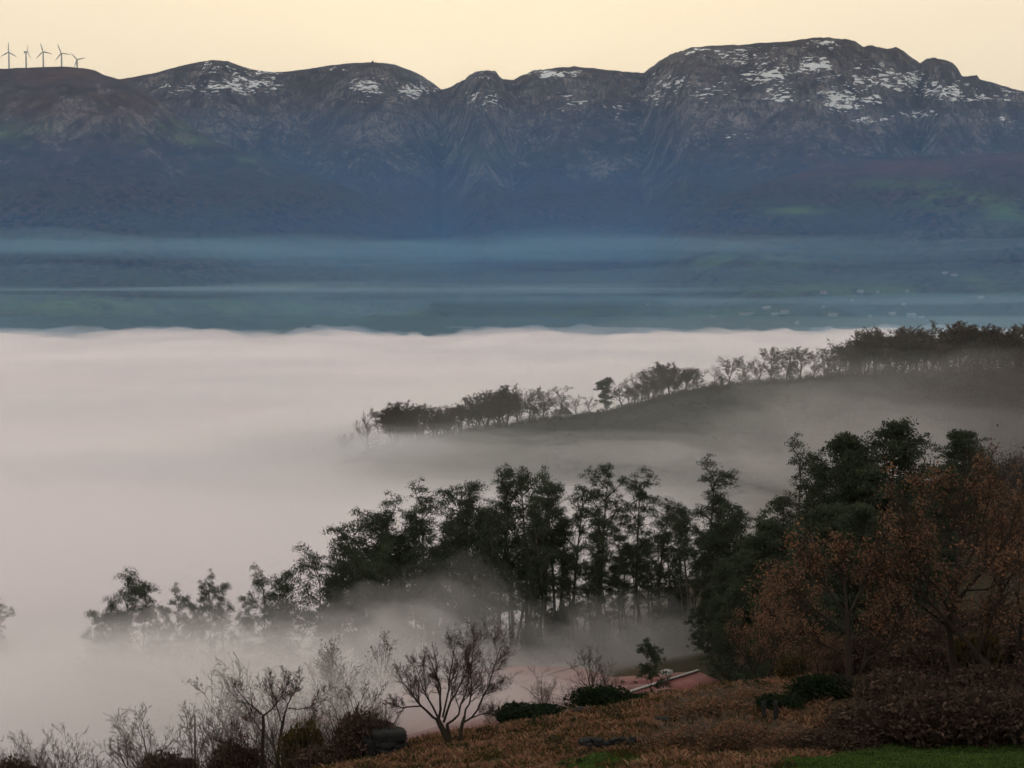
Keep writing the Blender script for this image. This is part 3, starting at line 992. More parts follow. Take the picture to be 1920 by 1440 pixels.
def shed(o3, length, wl_, wr, dl, dr, label, capm):
    """A gabled shed; o3 is the far end of the ridge, wl_/wr the widths of the slopes, dl/dr their drops. Roof sheets are laid in bays."""
    t = add_obj("farm_shed", None, loc=(o3.x, o3.y, o3.z - 8))
    t.rotation_euler = (0, 0, math.atan2(AL.y, AL.x))
    tag(t, label, "shed", "red roofed sheds below the hillside")
    V3 = lambda x, y, z: Vector((x, y, z + 8))      # local: x along the ridge, +y the right-hand slope seen from the lookout is -y
    for s, w, dr_ in ((1, wr, dr), (-1, wl_, dl)):
        n = 6
        for k in range(n):
            x0, x1 = k * length / n + 0.02, (k + 1) * length / n - 0.02
            a, b = V3(x0, 0, 0), V3(x1, 0, 0)
            c, d = V3(x1, s * w, -dr_), V3(x0, s * w, -dr_)
            add_obj("roof_sheet", slab(*((a, b, c, d) if s > 0 else (d, c, b, a)), 0.15, M_REDROOF, "roof_sheet"), t)
    add_obj("ridge_cap", mesh_np("ridge_cap", *box_vf(-0.2, length, -0.22, 0.22, 8.02, 8.14), capm), t)
    zb = 0
    add_obj("wall", mesh_np("wall", *box_vf(0.3, length - 0.3, wr - 0.7, wr - 0.4, zb, 8 - dr - 0.2), M_CONC), t)
    add_obj("wall", mesh_np("wall", *box_vf(0.3, length - 0.3, -wl_ + 0.4, -wl_ + 0.7, zb, 8 - dl - 0.2), M_CONC), t)
    for x in (0.3, length - 0.6):
        v = [(x, -wl_ + .7, zb), (x, wr - .7, zb), (x, wr - .7, 8 - dr), (x, 0, 7.8), (x, -wl_ + .7, 8 - dl)]
        v = v + [(q[0] + .3, q[1], q[2]) for q in v]
        me = bpy.data.meshes.new("gable_wall")
        me.from_pydata(v, [], [(0, 1, 2, 3, 4), (9, 8, 7, 6, 5)] + [(i, (i + 1) % 5, (i + 1) % 5 + 5, i + 5) for i in range(5)])
        me.materials.append(M_CONC)
        add_obj("gable_wall", me, t)
    return t


# rotating +x onto AL puts local +y at (0.8, -0.6): the side nearer the lookout
r1 = P(1308, 1258, 220)
sh1 = shed(r1, 52, 14.0, 3.4, 2.6, 0.9, "red roofed shed with a white ridge below the bracken slope", M_PALE)
va = add_obj("roof_vent", mesh_np("roof_vent", *box_vf(0.9, 2.1, -4.0, -3.0, 7.0, 7.9), M_WHITE), sh1)
r2 = P(1080, 1238, 238)
r2.z -= 0.8
shed(r2, 42, 13.0, 13.2, 1.5, 1.6, "larger red roof half sunk in mist behind the bare oak", M_REDROOF)

# --- rocks
m = Nodes("grey_rock")
tc = m.n.new("ShaderNodeTexCoord").outputs["Object"]
n1 = m.noise(tc, 1.6, 6, 0.65); n2 = m.noise(tc, 7.0, 4, 0.6)
M_ROCK = m.surface(m.mix(m.ramp(n2, [(0.56, 0.0), (0.72, 0.7)]), m.mix(n1, (0.012, 0.012, 0.013), (0.036, 0.035, 0.036)), (0.085, 0.082, 0.080)), 0.95, m.bump(n2, 0.7, 0.08), spec=0.15)


def rock_mesh(seed, sx, sy_, sz, ledge=0.0):
    rng = np.random.default_rng(seed)
    n, k = 26, 16
    th = np.linspace(0, 2 * math.pi, n, endpoint=False)
    ph = np.linspace(-1.45, 1.5, k)
    T, H = np.meshgrid(th, ph)
    x, y, z = np.cos(T) * np.cos(H), np.sin(T) * np.cos(H), np.sin(H)
    p = 7.0
    r = 1 / (np.abs(x) ** p + np.abs(y) ** p + np.abs(z) ** p) ** (1 / p)
    o = rng.random(2) * 50
    r = r * (1 + 0.38 * fbm(x * 1.3 + o[0] + z, y * 1.3 + o[1] - z, 4, seed) + 0.10 * np.floor(2.5 * z + noise2(x * 2, y * 2, seed)) * ledge)
    v = np.stack([x * r * sx, y * r * sy_, z * r * sz], -1).reshape(-1, 3)
    i = np.arange(n * k).reshape(k, n)
    f = np.stack([i[:-1], np.roll(i[:-1], -1, 1), np.roll(i[1:], -1, 1), i[1:]], -1).reshape(-1, 4)
    f2 = np.array([(i[0, j], i[0, j - 1], i[0, j - 2], i[0, j - 2]) for j in range(0)]).reshape(-1, 4)
    return mesh_np("rock", v, f, M_ROCK, False)


b = on_ground(725, 134)
t = add_obj("rock_outcrop", None, loc=b)
tag(t, "dark layered rock outcrop beside the bare oak's left", "rock")
for (dx, dy, dz, sx, sy_, sz, sd_, rz) in [(0.1, 0, 1.35, 1.25, 1.0, 0.48, 1, 0.1), (-0.15, 0.1, 0.7, 1.0, 1.1, 0.42, 2, -0.3), (0.6, 0.2, 0.15, 1.5, 1.2, 0.4, 3, 0.2), (-1.1, 0.3, 0.5, 0.9, 1.0, 0.8, 4, 0.5), (0.75, -0.2, 0.62, 0.6, 0.7, 0.3, 6, 0.8)]:
    o = add_obj("boulder", rock_mesh(sd_, sx, sy_, sz, 0.4), t, (dx, dy, dz), rz)
b = on_ground(1145, 122.5)
t = add_obj("stone_wall", None, loc=b)
tag(t, "tumbled drystone wall remnant above the bright grass patch", "stone wall")
rng = np.random.default_rng(5)
stones = [rock_mesh(20 + k, 0.20 + 0.05 * k, 0.24, 0.12 + 0.04 * (k % 3), 0.3) for k in range(5)]
for k in range(22):
    x = -2.0 + 4.0 * k / 21 + rng.normal() * 0.25
    yy = rng.normal() * 0.18
    z = gz(b.x + x, b.y + yy) - b.z + 0.1 + (0.28 if k % 3 == 1 else 0) + 0.1 * rng.random()
    o = add_obj("stone", stones[k % 5], t, (x, yy, z), rng.random() * 6, 0.5 + 0.9 * rng.random())
for px, d, s, lab in [(1252, 149, 0.75, "rounded grey boulder at the lower edge of the red roof"), (1243, 130, 0.5, "small pale stone on the bracken slope right of the wall remnant"), (1092, 140, 0.6, "pale grey stone showing under the dark ivy bush")]:
    bb = on_ground(px, d)
    tag(add_obj("boulder", rock_mesh(int(px), s, s * 0.8, s * 0.6, 0.2), None, bb + Vector((0, 0, s * 0.25))), lab, "rock")

# --- stone posts by the ivy bush, and the slender post in the fog
for px, top, d, lab in [(1436, 1326, 128, "left one of two weathered stone posts under the ivy bush"), (1459, 1330, 128, "right one of two weathered stone posts under the ivy bush")]:
    bb = on_ground(px, d, 0.2)
    h = max(P(px, top, d).z - bb.z, 1.6)
    tag(add_obj("stone_post", rock_mesh(int(px), 0.15, 0.14, h / 2, 0.15), None, bb + Vector((0, 0, h / 2))), lab, "post")
bb = on_ground(360, 235, 0.3)
h = max(P(359, 1340, 235).z - bb.z, 4)
tag(add_obj("wooden_pole", mesh_np("wooden_pole", *lathe([(0.16, 0), (0.13, h - 0.1), (0.05, h)], 8), M_BARK_GREY, True), None, bb), "slender pole standing alone in the fog at lower left", "pole")

# --- the hut on the spur
bb = on_ground(1060, 948, 0.4)
t = add_obj("stone_hut", None, loc=bb, rotz=0.2)
tag(t, "small dark gabled hut among the trees on the misty spur", "hut")
add_obj("wall", mesh_np("wall", *box_vf(-3, 3, -3, 3, 0, 3.0), M_CONC), t)
me = bpy.data.meshes.new("roof")
me.from_pydata([(-3.5, -3.5, 2.9), (3.5, -3.5, 2.9), (3.5, 3.5, 2.9), (-3.5, 3.5, 2.9), (0, -3.5, 6.2), (0, 3.5, 6.2)], [], [(0, 4, 5, 3), (1, 2, 5, 4), (0, 1, 4), (2, 3, 5), (3, 2, 1, 0)])
m = Nodes("slate_roof"); me.materials.append(m.surface(m.mix(m.noise(m.pos(), 2.0, 3), (0.03, 0.03, 0.032), (0.06, 0.058, 0.06)), 0.7))
add_obj("roof", me, t)

# --- eucalyptus grove
EU = [euc_proto(100, 30, 0.34, 13, 3.6), euc_proto(101, 32, 0.48, 11, 3.8), euc_proto(102, 28, 0.24, 16, 4.0), euc_proto(103, 31, 0.55, 9, 3.2),
      euc_proto(104, 30, 0.12, 22, 3.6, per=50, fill=26), euc_proto(105, 29, 0.42, 13, 4.8), euc_proto(106, 31, 0.38, 12, 3.0, fill=16), euc_proto(107, 30, 0.30, 15, 4.2, lean=0.06), euc_proto(108, 29, 0.20, 20, 4.4, fill=20), euc_proto(109, 32, 0.36, 16, 3.6, lean=0.08), euc_proto(110, 27, 0.10, 26, 3.8, fill=30)]
EC = [euc_proto(120, 24, 0.05, 46, 5.2, per=60, sub=6, cone=1, tuft=0.95, leafs=0.18), euc_proto(121, 26, 0.06, 44, 6.0, per=60, sub=6, cone=1, tuft=1.0, leafs=0.18)]
front = [(556, 1058, 330, 2, .8), (596, 1048, 335, 5, .9), (634, 990, 330, 3, .8), (690, 962, 322, 2, .95), (716, 935, 318, 0, 1.0), (755, 946, 315, 4, .9), (802, 912, 318, 0, .9), (846, 965, 310, 2, .8), (884, 893, 318, 2, .9), (908, 908, 312, 4, .8), (935, 868, 322, 1, .8), (962, 884, 316, 0, .8), (988, 880, 322, 1, .9), (1012, 888, 312, 0, .8), (1036, 882, 318, 3, .8), (1074, 904, 314, 1, .85), (1126, 862, 316, 1, .85), (1118, 930, 302, 4, .7), (1164, 962, 310, 5, .7), (1204, 897, 314, 5, .9), (1238, 930, 306, 4, .9), (1292, 930, 300, 3, .9), (1326, 865, 300, 0, 1.0), (1358, 916, 296, 4, .9), (1386, 962, 290, 2, 1.0), (1408, 942, 284, 8, .9), (1428, 968, 280, 4, .9), (1345, 985, 286, 10, .9)]
for k, (px, top, d, v, w) in enumerate(sorted(front)):
    tree_at("eucalyptus_tree", EU[v], px, top, d, f"{ORD[k]} eucalyptus from the left along the top line of the misty grove", "tree", "eucalyptus grove above the red roofs", wide=w * 1.3)
rng = np.random.default_rng(77)
for k in range(64):
    px = 600 + 830 * (k + rng.random() * 0.8) / 64
    top = np.interp(px, [600, 700, 880, 1040, 1100, 1400], [1090, 985, 920, 925, 960, 955]) + 110 * rng.random()
    tree_at("eucalyptus_tree", EU[(1, 3, 5, 6, 7, 0, 9, 8)[int(rng.integers(0, 8))]], px, top, 292 + 50 * rng.random(), "slim eucalyptus hidden among its neighbours within the misty grove", "tree", "eucalyptus grove above the red roofs", wide=1.1)
right = [(1448, 922, 272, "e2", 1.0, "eucalyptus with a rounded top beside the fog gap, left of the dark evergreens"), (1492, 828, 268, "e0", .9, "slender open eucalyptus left of the tall dark evergreens"), (1530, 858, 276, "e3", .8, "thin pointed tree between the open eucalyptus and the tall dark evergreens"), (1582, 792, 262, "c0", 1.0, "dark evergreen with a tufted top just left of the tallest one"), (1614, 832, 255, "c1", .9, "lower dark evergreen wedged between the two tallest ones"), (1660, 768, 258, "c1", 1.15, "tallest dark evergreen above the russet oaks"), (1705, 880, 250, "c0", .9, "shorter dark evergreen on the right flank of the tallest one"), (1812, 794, 285, "c0", 1.3, "broad pyramid evergreen standing apart at far right"), (1765, 872, 262, "c1", .9, "low evergreen just left of the broad pyramid evergreen"), (1850, 895, 262, "c0", .9, "low evergreen just right of the broad pyramid evergreen"),
         (1420, 1000, 245, "c0", 1.0, "dark evergreen at the left foot of the evergreen mass"), (1375, 1040, 250, "c1", .8, "dark evergreen nearest the red roof's right end"), (1480, 960, 235, "c1", 1.1, "dense dark evergreen in front of the slender open eucalyptus"), (1560, 930, 235, "c0", 1.2, "dense dark evergreen low in the middle of the evergreen mass"),
         (1332, 1090, 262, "c0", .8, "dark evergreen shadowing the far end of the white ridge"), (1400, 1090, 228, "c1", .9, "squat dark evergreen right of the red roof's gable"), (1458, 1075, 214, "c0", .9, "squat dark evergreen just behind the leftmost russet oak"), (1530, 1020, 215, "c1", 1.0, "dense dark evergreen behind the side-stemmed oak"), (1625, 930, 225, "c0", 1.2, "dense dark evergreen below the tallest one"), (1720, 950, 230, "c1", 1.1, "dense dark evergreen behind the largest russet oak's left side"), (1370, 1130, 235, "c1", .6, "small dark evergreen beside the red roof's right corner")]
for px, top, d, v, w, lab in right:
    tree_at("evergreen_tree" if v[0] == "c" else "eucalyptus_tree", (EU if v[0] == "e" else EC)[int(v[1])], px, top, d, lab, "tree", "dark trees behind the russet oaks", wide=w * 1.22)
left = [(168, 1135, 405, 2, 1.0, "leftmost tree of the clump rising from the fog"), (200, 1108, 400, 4, 1.0, "bushy tree at the left of the highest one in the fog clump"), (226, 1063, 400, 4, 1.05, "highest tree of the clump rising from the fog at left"), (254, 1084, 396, 2, .9, "tree leaning on the right of the highest one in the fog clump"), (290, 1128, 402, 2, .8, "short tree right of the fog clump's highest pair"), (322, 1104, 398, 0, .9, "tree in the middle of the row fading into fog"), (346, 1122, 405, 2, .7, "small tree right of the middle one in the fog row"), (369, 1100, 415, 3, .6, "thin pointed tree in the fog row"), (394, 1076, 398, 0, .7, "narrow tall tree in the fog row, left of its twin"), (420, 1086, 395, 2, .75, "narrow tree in the fog row, right of its twin"), (450, 1110, 410, 2, .8, "dim tree in the fog row left of the open crowned one"), (490, 1082, 372, 5, .85, "open crowned tree at the right end of the fog row"), (528, 1120, 360, 2, .8, "low tree in mist between the fog row and the grove"), (3, 1130, 430, 0, .9, "faint tree in the fog at the left edge of the picture"), (-30, 1150, 440, 2, .9, "faintest tree in the fog, cut by the left edge")]
for px, top, d, v, w, lab in left:
    tree_at("eucalyptus_tree", EU[v], px, top, d, lab, "tree", "trees rising from the fog at left", wide=w)

# young eucalyptus by the roof
yp = euc_proto(140, 9, 0.30, 12, 1.5, 0.10, 0.42, 50, fill=4)
tree_at("eucalyptus_tree", yp, 1222, 1188, 156, "young eucalyptus with thin stem in front of the red roof", "tree", wide=1.0, rotz=2.0)

# --- the bare oak and its left neighbours
def px_line(pp, d, base, off=0.0, spread=0.0):
    n = len(pp)
    return [tuple(P(a, b_, d + off * i / (n - 1) + spread) - base) for i, (a, b_) in enumerate(pp)]


def drawn_tree(name, label, base_px, d, trunks, limbs, seed, kids, lr, leaf_n=0, rmin=0.012, leaf_s=0.075, clump=0, group=None, levels=4, leaf=M_OAK, fat=1.0):
    rng = np.random.default_rng(seed)
    base = on_ground(base_px, d)
    dz = Vector((0, 0, 0))
    sp = Spec(levels=levels, kids=kids, start=(0.3, 0.12, 0.1, 0.1), rr=(0.6, 0.62, 0.65, 0.7), angle=(0.62, 0.6, 0.6, 0.6), lr=lr, taper=0.3, rmin=rmin, nseg=(6, 6, 5, 4, 3), curv=(0.1, 0.12, 0.14, 0.16, 0.16), trop=(0, 0.09, 0.07, 0.05, 0.04))
    stems_ = []
    for pp, r0, r1, off in limbs:
        L = px_line(pp, d, base, off)
        stems_.append((L, r0 * 0.72 * fat, r1 * 0.72 * fat))
    ln, tips = grow(sp, stems_, rng)
    tl = []
    for pp, r0, r1, off in trunks:
        L = px_line(pp, d, base, off)
        L[0] = (L[0][0], L[0][1], min(L[0][2], -0.3))
        tl.append((L, [0.76 * fat * (r0 + (r1 - r0) * i / (len(L) - 1)) for i in range(len(L))]))
    t = add_obj(name, None, loc=base)
    tag(t, label, "tree", group)
    add_obj("trunk", mesh_np("trunk", *merge([tubes([q], 8) for q in tl]), M_BARK, True), t)
    add_obj("limbs", mesh_np("limbs", *merge([tubes(ln[0], 6), tubes(ln[1], 5)]), M_BARK, True), t)
    add_obj("twigs", mesh_np("twigs", *merge([tubes(ln[k], 3) for k in sorted(ln) if k > 1]), M_TWIG, True), t)
    if leaf_n:
        cen = tips[rng.integers(0, len(tips), leaf_n // clump)] if clump else tips
        c = cen[rng.integers(0, len(cen), leaf_n)] + rng.normal(size=(leaf_n, 3)) * (0.38 if clump else 0.12)
        add_obj("withered_leaves", mesh_np("withered_leaves", *leaves(c, leaf_s, rng, 0.3, 0.6), leaf), t)
    return t


drawn_tree("bare_oak", "spreading bare oak with dark forking limbs on the bracken slope", 842, 132,
           [([(846, 1402), (836, 1380), (826, 1360), (821, 1350)], .34, .25, 0), ([(848, 1400), (842, 1378), (838, 1358)], .2, .15, .3), ([(862, 1394), (864, 1372), (867, 1356), (871, 1344)], .2, .15, 1.0)],
           [([(821, 1350), (812, 1345), (800, 1333), (790, 1324), (782, 1315), (775, 1305), (765, 1292), (754, 1278), (747, 1264)], .16, .035, -1.6),
            ([(790, 1324), (770, 1325), (755, 1327), (742, 1324), (733, 1318)], .09, .025, -1.0),
            ([(822, 1352), (826, 1330), (825, 1310), (826, 1290), (820, 1270), (812, 1252), (806, 1236)], .17, .03, .8),
            ([(824, 1352), (812, 1326), (800, 1306), (792, 1288), (786, 1268), (780, 1250)], .12, .03, 2.2),
            ([(832, 1354), (838, 1335), (845, 1315), (855, 1300), (865, 1280), (875, 1258), (880, 1236)], .15, .03, -1.4),
            ([(838, 1358), (850, 1350), (860, 1340), (864, 1320), (872, 1303), (878, 1280), (880, 1250), (878, 1222)], .13, .03, 1.6),
            ([(871, 1344), (873, 1330), (880, 1320), (884, 1298), (883, 1262), (886, 1225), (890, 1200)], .13, .03, .5),
            ([(867, 1356), (885, 1345), (896, 1330), (906, 1305), (915, 1290), (922, 1265), (930, 1240), (938, 1214)], .12, .03, -1.2),
            ([(830, 1345), (836, 1318), (842, 1290), (844, 1262), (850, 1232), (852, 1206)], .12, .03, 2.6),
            ([(885, 1346), (905, 1338), (925, 1338)], .07, .03, -1.6), ([(906, 1305), (920, 1296), (942, 1282)], .05, .02, 1.0)],
           41, (12, 8, 6, 3), (0.38, 0.5, 0.5, 0.55), 200, rmin=0.008)
drawn_tree("bare_oak", "twin stemmed bare oak with a few leaves above the dark bush at left", 505, 140,
           [([(490, 1452), (491, 1420), (492, 1390), (494, 1362), (493, 1340)], .2, .14, 0), ([(520, 1452), (521, 1415), (525, 1385), (529, 1362), (533, 1342)], .2, .13, 1.0)],
           [([(493, 1342), (480, 1330), (462, 1315), (450, 1300), (442, 1288)], .11, .025, -1), ([(493, 1342), (510, 1330), (525, 1310), (535, 1290), (545, 1275)], .1, .025, 1),
            ([(533, 1342), (540, 1320), (550, 1300), (562, 1282)], .1, .025, -1), ([(540, 1328), (560, 1330), (580, 1326), (594, 1316), (607, 1302)], .07, .02, -.5), ([(530, 1362), (522, 1335), (516, 1310), (505, 1285)], .08, .025, 1.6),
            ([(492, 1395), (470, 1385), (450, 1378), (432, 1366)], .06, .02, -1), ([(492, 1420), (465, 1412), (440, 1408), (420, 1395)], .06, .02, 1), ([(526, 1385), (552, 1372), (575, 1362), (596, 1350)], .06, .02, 1.2), ([(493, 1375), (476, 1352), (466, 1335)], .06, .02, 1.8)],
           43, (9, 7, 5, 3), (0.42, 0.5, 0.55, 0.6), 420, rmin=0.009)

BA = [bare_proto(201, 9, 3, 0.35, 4, (9, 7, 5, 3), rbase=.16, twig=M_TWIG_PALE), bare_proto(202, 9, 1, 0.3, 4, (11, 7, 5, 3), rbase=.18), bare_proto(203, 8, 7, 0.5, 4, (6, 5, 4, 3), rbase=.10, twig=M_TWIG_PALE, bark=M_TWIG), bare_proto(204, 9, 2, 0.3, 4, (9, 7, 5, 3), rbase=.17, twig=M_TWIG, leaf=M_OAK, leaf_n=500, leaf_s=.09)]
for px, top, d, v, w, lab in [
        (272, 1312, 160, 0, .95, "tall bare tree with a pointed twiggy crown at lower left"), (140, 1362, 166, 2, 1.0, "spreading bare tree between the pointed one and the left corner"), (100, 1376, 170, 2, .8, "smaller bare tree just left of the spreading one in the left corner"), (40, 1368, 168, 0, 1.0, "bare tree second from the bottom left corner"), (-8, 1380, 165, 2, 1.0, "bare tree cut by the bottom left corner"),
        (345, 1392, 156, 2, .7, "low bare sapling right of the dark bush at lower left"), (645, 1275, 150, 1, 1.0, "bare tree between the twin stemmed oak and the rock outcrop"), (618, 1300, 160, 2, .7, "thin bare tree behind the twin stemmed oak's right side"), (700, 1300, 144, 2, .7, "low bare tree just behind the rock outcrop"),
        (1040, 1248, 150, 2, 1.0, "fan shaped bare shrub in front of the red roof"), (1118, 1215, 154, 1, .8, "crooked bare tree standing behind the ivy bush"), (1148, 1232, 152, 1, .7, "forked bare sapling right of the crooked bare tree"), (930, 1290, 146, 2, .8, "reddish bare shrub behind the low dark bush"),
        (452, 1222, 205, 0, .8, "pale bare tree in mist, leftmost of the misty three"), (530, 1238, 208, 3, 1.0, "bare tree in mist, middle of the misty three"), (580, 1214, 206, 3, .9, "brown bare tree in mist, rightmost of the misty three"), (655, 1185, 222, 3, .9, "brown tree in thick mist at the grove's left foot"), (905, 1165, 225, 3, .7, "brown leafless tree behind the spreading bare oak")]:
    tree_at("bare_tree", BA[v], px, top, d, lab, "tree", "bare trees before the fog", wide=w)

# --- russet oaks on the right
OKW = dict(rmin=.018, leaf=M_OAK, clump=26, angle=(0.9, 0.8, 0.7, 0.6))
OK_ = [bare_proto(301, 15, 1, 0.35, 4, (11, 7, 5, 3), rbase=.46, leaf_n=4500, leaf_s=.12, start=(0.22, 0.2, 0.2, 0.2), **OKW), bare_proto(302, 14, 2, 0.4, 4, (9, 6, 5, 3), rbase=.46, leaf_n=4500, leaf_s=.12, **OKW), bare_proto(303, 12, 3, 0.45, 4, (8, 6, 5, 3), rbase=.30, leaf_n=3600, leaf_s=.11, **OKW)]
for px, top, d, v, w, lab in [
        (1900, 965, 136, 2, 1.2, "russet oak cut by the right edge of the picture"), (1500, 1050, 165, 1, .9, "russet oak against the dark evergreens, leftmost of the russet oaks"), (1545, 1185, 140, 2, .8, "yellowish small oak left of the side-stemmed oak"), (1880, 905, 182, 0, 1.0, "russet oak rising behind the one cut by the right edge"), (1960, 880, 170, 1, 1.0, "russet oak standing half outside the right edge"), (1440, 1130, 158, 2, .8, "small russet oak nearest the red roof")]:
    tree_at("russet_oak", OK_[v], px, top - 8, d, lab, "tree", "russet oaks on the right slope", wide=w)

GO = "russet oaks on the right slope"
drawn_tree("russet_oak", "largest russet oak with a dark forked trunk at right", 1790, 140,
           [([(1792, 1268), (1784, 1215), (1777, 1176), (1787, 1137)], .46, .34, 0)],
           [([(1787, 1140), (1810, 1107), (1840, 1073), (1870, 1040), (1892, 1000), (1905, 960)], .28, .05, -2.5), ([(1787, 1140), (1793, 1093), (1800, 1037), (1803, 993), (1808, 950), (1806, 905)], .28, .05, 1.5), ([(1778, 1176), (1745, 1148), (1713, 1128), (1685, 1102), (1662, 1070), (1650, 1030)], .2, .04, -2),
            ([(1790, 1110), (1770, 1060), (1750, 1020), (1736, 975), (1730, 935)], .2, .04, 2.5), ([(1793, 1093), (1822, 1040), (1840, 990), (1852, 940), (1858, 905)], .18, .04, 2), ([(1780, 1190), (1820, 1165), (1862, 1150), (1900, 1128)], .14, .03, -2), ([(1782, 1150), (1760, 1105), (1722, 1065), (1700, 1020), (1690, 975)], .17, .04, -3.5), ([(1810, 1107), (1850, 1105), (1890, 1085), (1930, 1050)], .14, .03, 2)],
           71, (10, 7, 5, 3), (0.44, 0.5, 0.55, 0.6), 5200, rmin=0.014, leaf_s=0.12, clump=30, group=GO)
drawn_tree("russet_oak", "russet oak with a side stem beside the dark ivy bush", 1595, 134,
           [([(1594, 1312), (1592, 1255), (1590, 1195), (1588, 1150)], .40, .26, 0), ([(1598, 1306), (1606, 1280), (1618, 1250), (1630, 1234)], .2, .14, -1)],
           [([(1588, 1150), (1584, 1105), (1578, 1065), (1570, 1030)], .2, .04, 1), ([(1590, 1190), (1560, 1165), (1530, 1145), (1498, 1128), (1470, 1100)], .17, .04, -2), ([(1588, 1160), (1610, 1115), (1632, 1080), (1646, 1045)], .18, .04, 2), ([(1630, 1234), (1655, 1222), (1672, 1195), (1680, 1160), (1690, 1125)], .13, .03, -1.5), ([(1591, 1230), (1560, 1215), (1525, 1200), (1492, 1195)], .12, .03, 2), ([(1589, 1155), (1556, 1110), (1532, 1075), (1520, 1040)], .15, .035, -1), ([(1618, 1250), (1625, 1205), (1640, 1160), (1652, 1120)], .12, .03, 2.2), ([(1590, 1205), (1622, 1180), (1650, 1170)], .1, .03, 1.0)],
           73, (10, 7, 5, 3), (0.44, 0.5, 0.55, 0.6), 4200, rmin=0.013, leaf_s=0.11, clump=30, group=GO)

# --- bushes and thickets
EVB = bush_proto(401, 2.6, 2.0, 2.6, 6500, M_EVER, .13, 11, M_TWIG)
EVL = bush_proto(402, 2.6, 1.8, 1.4, 5200, M_EVER, .12, 10, M_TWIG)
BRB = bush_proto(403, 3.0, 2.2, 2.6, 5200, M_BRAMBLE, .12, 12, M_TWIG, .2, 160)
YEB = bush_proto(404, 2.0, 1.6, 2.4, 3200, M_GORSE, .12, 10, M_TWIG_PALE, .2, 90)
REB = bush_proto(405, 3.0, 2.4, 2.8, 3800, M_BRACKEN, .12, 12, M_TWIG_PALE, .1, 320)
for nm, pr, px, d, top, w, lab, cat in [
        ("ivy_bush", EVB, 1122, 144, 1283, 1.05, "round dark evergreen bush in front of the red roof", "bush"), ("evergreen_bush", EVL, 990, 142, 1318, 1.25, "low dark evergreen bush right of the bare oak", "bush"), ("evergreen_bush", EVL, 1178, 146, 1300, .8, "low dark bush trailing right from the round evergreen bush", "bush"), ("ivy_bush", EVB, 1540, 134, 1262, 1.05, "dark ivy bush left of the side-stemmed oak", "bush"), ("ivy_bush", EVL, 1465, 131, 1302, .8, "small dark ivy bush capping the stone posts", "bush"),
        ("bramble_bush", BRB, 672, 135, 1330, 1.0, "dark bramble bush left of the rock outcrop", "bush"), ("bramble_bush", BRB, 300, 152, 1408, 1.1, "dark bush under the pointed bare tree at lower left", "bush"), ("bramble_bush", BRB, 432, 141, 1390, .9, "dark twiggy bush at the left foot of the twin stemmed oak", "bush"), ("bramble_bush", BRB, 600, 133, 1400, 1.1, "low dark bramble between the twin stemmed oak and the rock", "bush"), ("gorse_bush", YEB, 566, 138, 1348, 1.0, "yellowish bush between the twin stems and the bramble", "bush"), ("bramble_bush", BRB, 15, 160, 1420, 1.0, "dark bush in the bottom left corner", "bush"),
        ("bramble_thicket", BRB, 1640, 119, 1320, 1.4, "bramble thicket at the left end of the dark hedge", "thicket"), ("bramble_thicket", BRB, 1735, 118, 1300, 1.5, "bramble thicket in the middle of the dark hedge", "thicket"), ("bramble_thicket", BRB, 1835, 117, 1290, 1.5, "tall bramble thicket near the right end of the dark hedge", "thicket"), ("bramble_thicket", BRB, 1930, 116, 1295, 1.5, "bramble thicket cut by the right edge above the grass", "thicket"), ("bramble_thicket", BRB, 1690, 127, 1255, 1.4, "pinkish bramble mound behind the hedge's left half", "thicket"), ("bramble_thicket", BRB, 1860, 128, 1250, 1.5, "pinkish bramble mound behind the hedge's right half", "thicket"), ("bramble_thicket", BRB, 1560, 116, 1372, 1.1, "low bramble heap between the stone posts and the grass", "thicket"),
        ("bracken_thicket", REB, 1330, 132, 1308, 1.2, "red brown thicket of upright stems left of the stone posts", "thicket"), ("bracken_thicket", REB, 1400, 136, 1292, 1.1, "red brown thicket just behind the stone posts", "thicket"), ("bracken_thicket", REB, 1295, 121, 1360, 1.1, "red brown thicket nearest the bottom edge", "thicket"), ("bracken_thicket", REB, 1375, 119, 1352, 1.1, "red brown thicket below the stone posts", "thicket"), ("bracken_thicket", REB, 1470, 119, 1368, 1.0, "red brown thicket between the stone posts and the low bramble heap", "thicket"),
        ("gorse_bush", YEB, 1500, 150, 1225, 1.0, "yellow leaved bush below the leftmost russet oak", "bush"), ("gorse_bush", YEB, 1840, 143, 1180, 1.2, "yellowish bush behind the largest oak's trunk", "bush"),
        ("bramble_thicket", BRB, 1620, 152, 1190, 1.3, "bramble mound seen between the side-stemmed oak", "thicket"), ("bramble_thicket", BRB, 1700, 158, 1160, 1.5, "bramble mound left of the largest oak's trunk", "thicket"), ("bramble_thicket", BRB, 1790, 162, 1140, 1.6, "bramble mound directly behind the largest oak's trunk", "thicket"), ("bramble_thicket", BRB, 1880, 155, 1150, 1.6, "bramble mound right of the largest oak's trunk", "thicket"), ("bramble_thicket", BRB, 1560, 160, 1190, 1.2, "bramble mound left of the side-stemmed oak", "thicket"), ("bramble_thicket", BRB, 1730, 146, 1205, 1.5, "bramble heap in the gap between the two nearest oak trunks", "thicket"), ("bramble_thicket", BRB, 1845, 149, 1190, 1.6, "bramble heap closing the gap right of the largest oak", "thicket"), ("bramble_thicket", BRB, 1930, 147, 1185, 1.6, "bramble heap behind the oak cut by the right edge", "thicket")]:
    b = on_ground(px, d, 0.15)
    h = max(P(px, top, d).z - b.z, 0.8)
    s = h / pr.h
    w2 = w * (1.0 / s) if s > 0 else w
    t = plant(nm, pr, b, lab, cat, None, random.random() * 0.6, 1.0, w)
    t.scale = (w, w, s)

